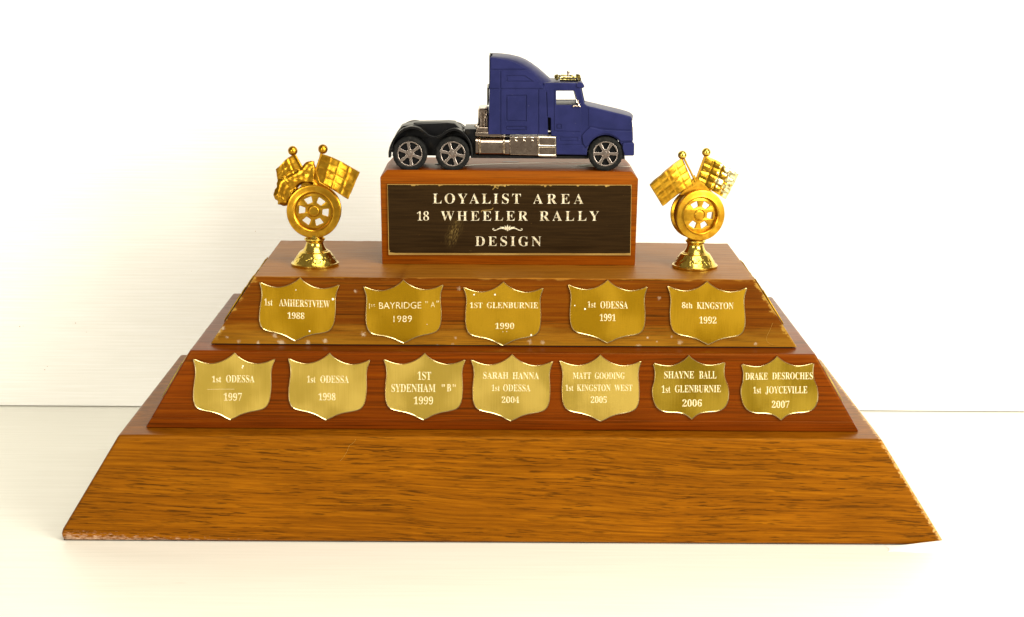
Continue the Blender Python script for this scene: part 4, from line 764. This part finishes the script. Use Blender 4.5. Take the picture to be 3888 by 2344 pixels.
# crowned bonnet and roof, slightly narrower than the body
def crown(name, E, Sx, y0, y1, mat, par, low):
    rings = []
    for t in (0, .05, .13, .28, .5, .72, .87, .95, 1):
        y = y0+(y1-y0)*t; s_ = min(t, 1-t)*2; wv = math.sin(min(s_*1.6, 1)*math.pi/2)
        rings.append([(e[0]+(s[0]-e[0])*wv, y, e[1]+(s[1]-e[1])*wv) for e, s in zip(E, Sx)]+[(p[0], y, p[1]) for p in low])
    V, F = quad_strip(rings); return put(name, V, F, mat, par, True)
eb = [(1940, 552), (2100, 592), (2280, 634), (2350, 654), (2362, 668)]
sb = [(1925, 536), (2060, 555), (2230, 588), (2345, 617), (2370, 632)]
crown('bonnet', TA(eb, YN+1), TA(sb, YM-2), YN+1, YF-1, BLU, cab, TA([(2362, 760), (1950, 700)], YN+1))
er = [(1552, 345), (1640, 335), (1760, 336), (1850, 340), (1868, 352)]
sr = [(1600, 318), (1660, 315), (1760, 318), (1860, 322), (1900, 345)]
crown('roof', TA(er, YN+.8), TA(sr, YM-4), YN+.8, YF-.8, BLU, cab, TA([(1868, 385), (1552, 385)], YN+.8))
# sun visor
vis = TA([(1842, 372), (1846, 340), (1868, 326), (1900, 332), (1918, 356), (1921, 372), (1902, 384), (1862, 380)], YN-.3)
V, F = plate_data([vis], YN-.3, YF+.3, .5); put('sun_visor', V, F, BLU, cab, True)
V, F = plate_data([TA([(1888, 392), (1900, 390), (1928, 520), (1916, 524)])], YN+4, YF-4, .1); put('windscreen', V, F, DGL, cab)
V, F = plate_data([TA([(2364, 680), (2378, 684), (2382, 870), (2366, 872)])], YN+6, YF-6, .3); put('grille', V, F, CHR, cab, True)
# inside: seat line, dashboard, far pillar, wheel
V, F = plate_data([TA([(1652, 540), (1652, 522), (1780, 524), (1800, 540), (1860, 546), (1866, 560), (1652, 560)], YM)], YN+4, YF-4, .3); put('dashboard', V, F, RUB, cab, True)
for far in (False, True):
    pd = lambda L, **k: panel(L, par=cab, far=far, **k)
    d = pd([[(1640, 396), (1836, 396), (1850, 440), (1880, 550), (1890, 640), (1890, 786), (1640, 780)], [(1655, 408), (1826, 408), (1862, 540), (1655, 540)], [(1656, 718), (1704, 718), (1704, 764), (1656, 764)]], name='door', t=.45)
    pd([[(1664, 726), (1696, 726), (1696, 756), (1664, 756)]], name='door_handle', t=.5)
    pd([[(1612, 792), (1880, 796), (1892, 838), (1888, 908), (1658, 906), (1658, 832), (1614, 826)], [(1688, 838), (1858, 842), (1858, 882), (1688, 880)]], name='skirt_panel', t=.35)
    pd([[(1698, 846), (1850, 850), (1850, 874), (1698, 872)]], name='step_recess', t=.2)
    pd([[(1658, 918), (1942, 918)]+ARC(2115, 993, 180, 157, 175, 3)+[(1932, 1002), (1658, 998)]], name='skirt_panel', t=.4)
    pd([[(1896, 826), (1925, 790), (1972, 746), (2000, 752), (2060, 768), (2200, 778), (2372, 788), (2374, 876), (2262, 880)]+ARC(2115, 993, 184, 38, 165, 12)+[(1905, 900)]], name='wheel_flare', t=1.0, b=.4, r=.5)
    pd([[(1958, 560), (2330, 652), (2362, 672), (2364, 772), (2210, 766), (2060, 752), (1985, 735), (1962, 740)]], name='bonnet_side', t=.35)
bmp = TA([(2280, 894), (2376, 890), (2386, 905), (2384, 1006), (2372, 1014), (2296, 1014), (2276, 950)], YN)
V, F = plate_data([bmp], YN-.8, YF+.8, .5); put('bumper', V, F, BLU, truck, True)
V, F = plate_data([TA([(2238, 925), (2278, 920), (2296, 1000), (2300, 1048), (2246, 1052)])], YN+1.5, YN+9, .2); put('mudflap', V, F, BKP, truck)
# black slot and white peg behind the door
V, F = plate_data([TA([(1578, 640), (1606, 640), (1606, 830), (1576, 830)])], YN+6, YF-6, 0); put('rear_wall', V, F, BKP, truck)
V, F = plate_data([TA([(1576, 785), (1604, 785), (1604, 796), (1576, 796)])], YN+2, YN+7, .1); put('peg', V, F, PNT, truck)
# horns on the roof
V, F = [], []
def hz(u0, v0, u1, v1, r, y=YM-6): 
    a = TA([(u0, v0), (u1, v1)], y); k = .065
    return tube([(a[0][0], y, a[0][1]), ((a[0][0]+a[1][0])/2, y+.1, (a[0][1]+a[1][1])/2), (a[1][0], y, a[1][1])], r*k, 10)
for q in ((1690, 304, 1882, 308, 11), (1698, 286, 1800, 288, 11), (1700, 262, 1812, 266, 8), (1800, 282, 1850, 284, 12), (1640, 285, 1690, 285, 10)): V, F = join((V, F), hz(*q))
hs = put('horns', V, F, HRN, truck, True)
for (u, v, r, y) in ((1655, 272, 19, -7), (1662, 294, 17, -7), (1688, 268, 12, -8), (1862, 272, 21, -7), (1872, 296, 18, -8), (1848, 262, 13, -4), (1668, 262, 10, -4)):
    a = TA([(u, v)], YM+y)[0]; V, F = lathe([(.01, -.9), (r*.065, -.75), (r*.065*.8, .1), (r*.04, .8), (.01, 1)], 14, 'Y', (a[0], YM+y, a[1])); put('horn_bell', V, F, HRN, hs, True)
a = TA([(1768, 252), (1769, 232)], YM-6); V, F = join(tube([(a[0][0], YM-6, a[0][1]-1), (a[0][0], YM-6, a[0][1]+.4), (a[1][0], YM-6, a[1][1])], .75, 8), ball((a[1][0], YM-6, a[1][1]), .95, 8)); put('knob', V, F, CHR, hs, True)
V, F = [], []
for u in (1715, 1758, 1850):
    a = TA([(u, 330), (u, 300)], YM-6); V, F = join((V, F), tube([(a[0][0], YM-6, a[0][1]), (a[0][0], YM-6, (a[0][1]+a[1][1])/2), (a[1][0], YM-6, a[1][1])], 1.0, 8))
a = TA([(1690, 318), (1882, 306)], YM-6); V, F = join((V, F), box(a[0][0], a[1][0], YM-8, YM-4, a[0][1], a[1][1]))
put('bracket', V, F, BKP, hs)
# chrome mirror
V, F = [], []
for P in ([(1840, 490), (1850, 515), (1868, 530), (1876, 560)], [(1812, 552), (1830, 545), (1850, 552), (1874, 548)], [(1852, 500), (1858, 525)]):
    P = TA(P, YN-.8); P = [(x, YN-.8, z) for x, z in P]
    if len(P) == 2: P.insert(1, tuple((Vector(P[0])+Vector(P[1]))/2))
    V, F = join((V, F), tube(P, .42, 8))
for u, v in ((1818, 552), (1862, 546), (1858, 505)):
    a = TA([(u, v)], YN-.8)[0]; V, F = join((V, F), ball((a[0], YN-.8, a[1]), .75, 8))
put('mirror', V, F, CHR, truck, True)
# chrome running gear along the near and the far side
def chrome_side(y0, y1, out):
    g = lambda L: TA(L, YN)
    def pl(name, loops, ya, yb, b, mat=CHR, r=.3):
        L = [rpoly(g(q), r) for q in loops]
        if out < 0: V, F = plate_data(L, YN+ya, YN+yb, b)
        else: V, F = plate_data(L, YF-yb, YF-ya, b)
        return put(name, V, F, mat, truck, True)
    # fuel tank: rounded section swept along x
    def tank(name, u0, u1, vt, vb, ya, yb, rr):
        (x0, zt_), (x1, zb_) = g([(u0, vt)])[0], g([(u1, vb)])[0]
        sec = [(yb, zb_), (ya+.6, zb_), (ya, zb_+.6)]+[(ya+rr-rr*math.cos(a), zt_-rr+rr*math.sin(a)) for a in [math.pi/2*i/7 for i in range(8)]]+[(yb, zt_)]
        if out > 0: sec = [(YN+YF-y, z) for y, z in sec]
        else: sec = [(y, z) for y, z in sec]
        rings = []
        for x, k in ((x0, .35), (x0+.35, 0), (x1-.35, 0), (x1, .35)):
            my = sum(s[0] for s in sec)/len(sec); mz = sum(s[1] for s in sec)/len(sec)
            rings.append([(x, y+(k if y < my else -k), z+(k if z < mz else -k)) for y, z in sec])
        V, F = quad_strip(rings); return put(name, V, F, CHR_GLINT if name == 'tank_band' else CHR, truck, True)
    t_ = tank('fuel_tank', 945, 1160, 848, 1002, YN+.6, YN+12, 4.5)
    tank('tank_end', 897, 932, 842, 998, YN+.9, YN+12, 4)
    tank('tank_band', 932, 946, 836, 1003, YN+.1, YN+12, 4.8)
    tank('tank_band', 1160, 1172, 836, 1006, YN+.1, YN+12, 4.8)
    tank('tank_end', 1172, 1222, 850, 1008, YN+.9, YN+12, 4)
    pl('tool_box', [[(1222, 838), (1486, 838), (1486, 1014), (1222, 1008)]], .8, 12, .35)
    for u in (1268, 1345, 1420):
        pl('catch', [[(u, 842), (u+26, 842), (u+26, 850), (u+10, 850), (u+10, 868), (u+26, 874), (u+24, 884), (u, 882)]], .1, 1.2, .3, CHR_GLINT, .1)
    pl('step_box', [[(1488, 838), (1654, 842), (1654, 1022), (1486, 1018)]], .9, 12, .2)
    pl('step_frame', [[(1486, 834), (1656, 838), (1656, 1024), (1484, 1018)], [(1500, 850), (1642, 852), (1642, 916), (1500, 914)], [(1500, 940), (1642, 942), (1642, 1004), (1498, 1002)]], -.1, 1.6, .5, CHR_GLINT)
    pl('chrome_ledge', [[(898, 798), (1100, 800), (1180, 836), (1180, 844), (898, 830)]], .6, 10, .3)
    pl('chrome_ledge', [[(912, 752), (1018, 752), (1020, 798), (905, 796)]], 1.2, 12, .35)
    pl('foot_rail', [[(1486, 1008), (1656, 1012), (1656, 1030), (1500, 1026)]], -.3, 1.8, .3)
chrome_side(0, 0, -1); chrome_side(0, 0, 1)
# air tanks behind the sleeper
stk = None
a, b_ = TA([(925, 748)], YN+6)[0], TA([(1022, 572)], YN+6)[0]
V, F = box(a[0], b_[0], YN+5, YF-5, a[1], b_[1], 1.2); stk = put('air_tank', V, F, CHR, truck, True)
for u, r in ((950, 13), (985, 12), (1008, 10)):
    q = TA([(u, 740), (u, 600)], YN+5); V, F = tube([(q[0][0], YN+4.6, q[0][1]), (q[0][0], YN+4.6, (q[0][1]+q[1][1])/2), (q[1][0], YN+4.6, q[1][1])], r*.065, 10); put('pipe', V, F, CHR, stk, True)
for u, v, r in ((1000, 630, .9), (990, 655, .8), (1004, 566, .7), (905, 735, 1.0)):
    q = TA([(u, v)], YN+4)[0]; V, F = ball((q[0], YN+3.6, q[1]), r, 8); put('valve', V, F, CHR, stk, True)
# chassis and fenders
def slab(name, P, y0, y1, b=.2, mat=BKP, Y=YN):
    V, F = plate_data([TA(P, Y)], y0, y1, b); return put(name, V, F, mat, truck, True)
slab('chassis', [(190, 870), (480, 860), (800, 800), (905, 800), (905, 985), (1960, 1000), (1975, 960), (2280, 960), (2280, 1040), (1975, 1056), (1660, 1050), (1120, 1040), (830, 1036), (430, 1030), (130, 1010)], YN+9, YF-9)
slab('frame_rail', [(800, 772), (905, 772), (905, 1020), (1960, 1030), (1960, 1052), (860, 1044), (860, 880), (800, 800)], YN+4, YF-4)
fo = crom([(96, 1018), (97, 960), (118, 890), (158, 822), (215, 768), (290, 741), (365, 750), (420, 785), (470, 822), (530, 832), (585, 812), (640, 775), (705, 758), (765, 780), (820, 832), (852, 895), (864, 960), (864, 1020)], 4)
def band(path, wd): return stroke(path, [wd]*len(path))
bp = band([(u, v+14) for u, v in fo], 20)
for (y0, y1) in ((YN-.2, YN+10), (YF-10, YF+.2)): slab('fender', bp, y0, y1, .35)
lipn = band([(u, v+5) for u, v in fo], 12)
for (y0, y1) in ((YN-.8, YN+.6), (YF-.6, YF+.8)): slab('fender_lip', lipn, y0, y1, .3)
slab('fender_web', [(112, 1000), (120, 930), (150, 850), (190, 800), (240, 765), (330, 735), (640, 722), (700, 728), (780, 800), (820, 900), (780, 1000), (200, 1000)], YN+9.5, YF-9.5, .3)
slab('fifth_wheel', [(340, 716), (420, 709), (655, 701), (690, 722), (700, 740), (560, 738), (330, 742), (200, 742), (230, 728)], YN+10, YF-8, .4, Y=YM-3)
slab('fifth_wheel_plate', [(320, 706), (330, 700), (640, 694), (668, 706), (660, 712), (340, 716)], YN+13, YF-11, .3, Y=YM-1)
# wheels: one of each kind of mesh, shared by the copies
hub = [TA([p], YN+3)[0] for p in ((288, 993), (688, 993), (2115, 993))]
RT = hub[2][1]-ZT-.05
def build_wheel():
    w_ = bpy.data.objects.new('wheel', None)
    prof = [(RT*.70, 4.2), (RT*.72, 4.6), (RT*.90, 4.8), (RT*.985, 4.2), (RT, 3.4)]+[(RT, 0), (RT, -1.6), (RT*.985, -2.4), (RT*.93, -2.9), (RT*.80, -3.05), (RT*.745, -2.9), (RT*.73, -2.4), (RT*.70, 0)]
    V, F = lathe(prof, 60, 'Y', (0, 0, 0), False)
    for k in range(40):
        a = 2*math.pi*k/40; c_, s_ = math.cos(a), math.sin(a); bx = box(RT-.1, RT+.13, -2.3 if k % 2 else -.5, .6 if k % 2 else 3.3, -.42, .42)
        V, F = join((V, F), ([(x*c_-z*s_, y, x*s_+z*c_) for x, y, z in bx[0]], bx[1]))
    rim_r = RT*.735; holes = []
    for k in range(6):
        a = math.radians(60*k+30); ro, ri = rim_r*.90, rim_r*.34; hw = math.radians(30)
        P = []
        for r_, dlt in ((ri, math.radians(5)),): P.append((r_*math.cos(a), r_*math.sin(a)))
        sp_w = rim_r*.10
        da = math.asin(sp_w/ro)+math.radians(1.5)
        P = [(ro*math.cos(a+q), ro*math.sin(a+q)) for q in [-(hw-da)+2*(hw-da)*i/6 for i in range(7)]]+[(ri*1.05*math.cos(a+.25), ri*1.05*math.sin(a+.25)), (ri*1.05*math.cos(a-.25), ri*1.05*math.sin(a-.25))]
        holes.append(rpoly(P, .3, 2))
    disc = [(rim_r*math.cos(2*math.pi*t/60), rim_r*math.sin(2*math.pi*t/60)) for t in range(60)]
    R2, F2 = plate_data([disc]+holes, -2.7, -1.6, .16)
    hubm = lathe([(.01, -3.15), (rim_r*.16, -3.1), (rim_r*.19, -2.9), (rim_r*.19, -2.4)], 24, 'Y')
    ringm = lathe([(rim_r*.24, -2.6), (rim_r*.25, -2.9), (rim_r*.28, -2.6)], 24, 'Y', (0, 0, 0), False)
    return (V, F), join((R2, F2), ringm), hubm, lathe([(.01, -.4), (rim_r*.98, -.4), (rim_r*.98, 3), (.01, 3)], 32, 'Y')
tyre_d, rim_d, hub_d, back_d = build_wheel()
protos = None
k = 0
for side in (0, 1):
    for i, (hx, hz_) in enumerate(hub):
        loc = Vector((hx, YN+3.2 if side == 0 else YF-3.2, hz_))-Vector((cxm, YM, ZT))
        w_ = bpy.data.objects.new('wheel', None); COL.objects.link(w_); w_.parent = truck; w_.location = loc*S; w_.empty_display_size = .005
        w_.rotation_euler = (0, math.radians((22, 12, 0)[i]), 0) if side == 0 else (0, math.radians((5, 33, 17)[i]), math.pi)
        ORG[w_.name] = Vector((0, 0, 0))
        if protos is None:
            protos = [put('tyre', *tyre_d, RUB, w_, True), put('rim', *rim_d, RIM, w_, True), put('hub_cap', *hub_d, RIM, w_, True), put('inner_drum', *back_d, BKP, w_, True)]
        else:
            for p in protos:
                c_ = p.copy(); COL.objects.link(c_); c_.parent = w_
V, F = [], []
for hx, hz_ in hub: V, F = join((V, F), tube([(hx, YN+4, hz_), (hx, YM, hz_), (hx, YF-4, hz_)], 1.1, 10))
put('axle', V, F, BKP, truck)

# ------------------------------------------------------------------ glue, thread, paper
def blob(name, c, rx, ry, rz, mat, label, seed):
    V, F = lathe([(1, 0), (1.02, .15), (.9, .45), (.62, .8), (.3, .97), (.01, 1)], 28, 'Z')
    V = [((x*rx*(1+.28*noise.noise(Vector((x*1.4, y*1.4, seed))))), y*ry*(1+.28*noise.noise(Vector((y*1.3, x*1.3, seed+3)))), z*rz*(1+.4*noise.noise(Vector((x*2, y*2, seed+5))))) for x, y, z in V]
    o = put(name, V, F, mat, None, True, loc=c); return tag(o, label, 'glue')
x_, y_ = atz(*zA(2000, 1112), ZT)
blob('glue_blob', (x_-1, y_+.3, ZT+.02), 8.2, 3.2, 1.0, GLU, 'pale dried glue blob squeezed out under the front wheel of the toy truck', 2.2)
x_, y_ = atz(*zA(590, 1098), ZT)
blob('glue_blob', (x_+1, y_+.5, ZT+.02), 5.5, 3.4, 1.5, GLC, 'clear grey glue blob beside the second rear wheel of the toy truck', 6.1)
P = [(*atz(*zA(u, v), ZT+.5), ZT+.5) for u, v in ((745, 1112), (900, 1098), (1100, 1090), (1350, 1084), (1600, 1080), (1880, 1080), (2150, 1100))]
P += [(at(*zA(2300, 1108), YB+22)[0], YB+22, ZT+.5), (at(*zA(2440, 1100), YB+24)[0], YB+24, at(*zA(2440, 1100), YB+24)[1])]
V, F = tube(crom(P, 5), .16, 6); tag(put('thread', V, F, PNT, None, True), 'thin pale thread lying under the toy truck on the block top', 'thread')
x_, y_ = atz(*zA(1232, 1073), ZT)
V, F = lathe([(.01, 0), (1, 0), (1, .012), (.01, .012)], 24, 'Z', (0, 0, 0)); V = [(x*5.6, y*2.4, z*8) for x, y, z in V]
V = [(x+x_, y+y_, z+ZT+.02) for x, y, z in V]; put('screw_hole', V, F, BKP, trophy)
# scrap of white paper in front of the right foot
n = N('thin_white_paper'); PAP = n.done((.86, .85, .80), .7)
g = []; U, W_ = 30, 12
for i in range(U+1):
    for j in range(W_+1):
        u, v = i/U, j/W_
        x = 229+42*u+1.5*math.sin(v*3); y = -10+v*9.2-1.2*math.sin(u*3.1)
        z = .15+ (u**1.1)*5.2*math.sin(min(1, v*1.15)*math.pi/2)**1.3*(1-.3*max(0, u-.85)*4) + .12*math.sin(u*9+v*3)
        g.append((x, y, max(z, .12)))
F = [(i*(W_+1)+j, (i+1)*(W_+1)+j, (i+1)*(W_+1)+j+1, i*(W_+1)+j+1) for i in range(U) for j in range(W_)]
nn = len(g); V = g+[(x, y, z-.1) for x, y, z in g]; F += [tuple(nn+q for q in f[::-1]) for f in F[:]]
per = [i*(W_+1) for i in range(U+1)]+[U*(W_+1)+j for j in range(1, W_+1)]+[i*(W_+1)+W_ for i in range(U-1, -1, -1)]+[j for j in range(W_-1, 0, -1)]
F += [(a, b_, b_+nn, a+nn) for a, b_ in zip(per, per[1:]+per[:1])]
tag(put('paper_scrap', V, F, PAP, None, True), 'thin scrap of white paper lying against the right front corner of the trophy base', 'paper')
# blond hairs
n = N('blond_hair'); HAI = n.done((.45, .26, .03), .5)
z8 = zm(200, 1400, 1.573)
P = [(at(*z8(u, v), -.3)[0], -.3, at(*z8(u, v), -.3)[1]) for u, v in ((1810, 420), (1800, 440), (1775, 458), (1764, 480), (1752, 505), (1732, 535), (1715, 552))]
V, F = tube(crom(P, 5), .045, 5); tag(put('hair', V, F, HAI, None, True), 'fine blond hair clinging to the front of the thick bottom board', 'hair', 'stray blond hairs')
z9 = zm(2850, 1200, 2.7)
P = [(at(*z9(u, v), Y3-.4)[0], Y3-.4, at(*z9(u, v), Y3-.4)[1]) for u, v in ((228, 70), (200, 140), (165, 215), (165, 250), (190, 280), (225, 292))]
V, F = tube(crom(P, 5), .04, 5); tag(put('hair', V, F, HAI, None, True), 'fine blond hair on the right end of the worn upper board', 'hair', 'stray blond hairs')
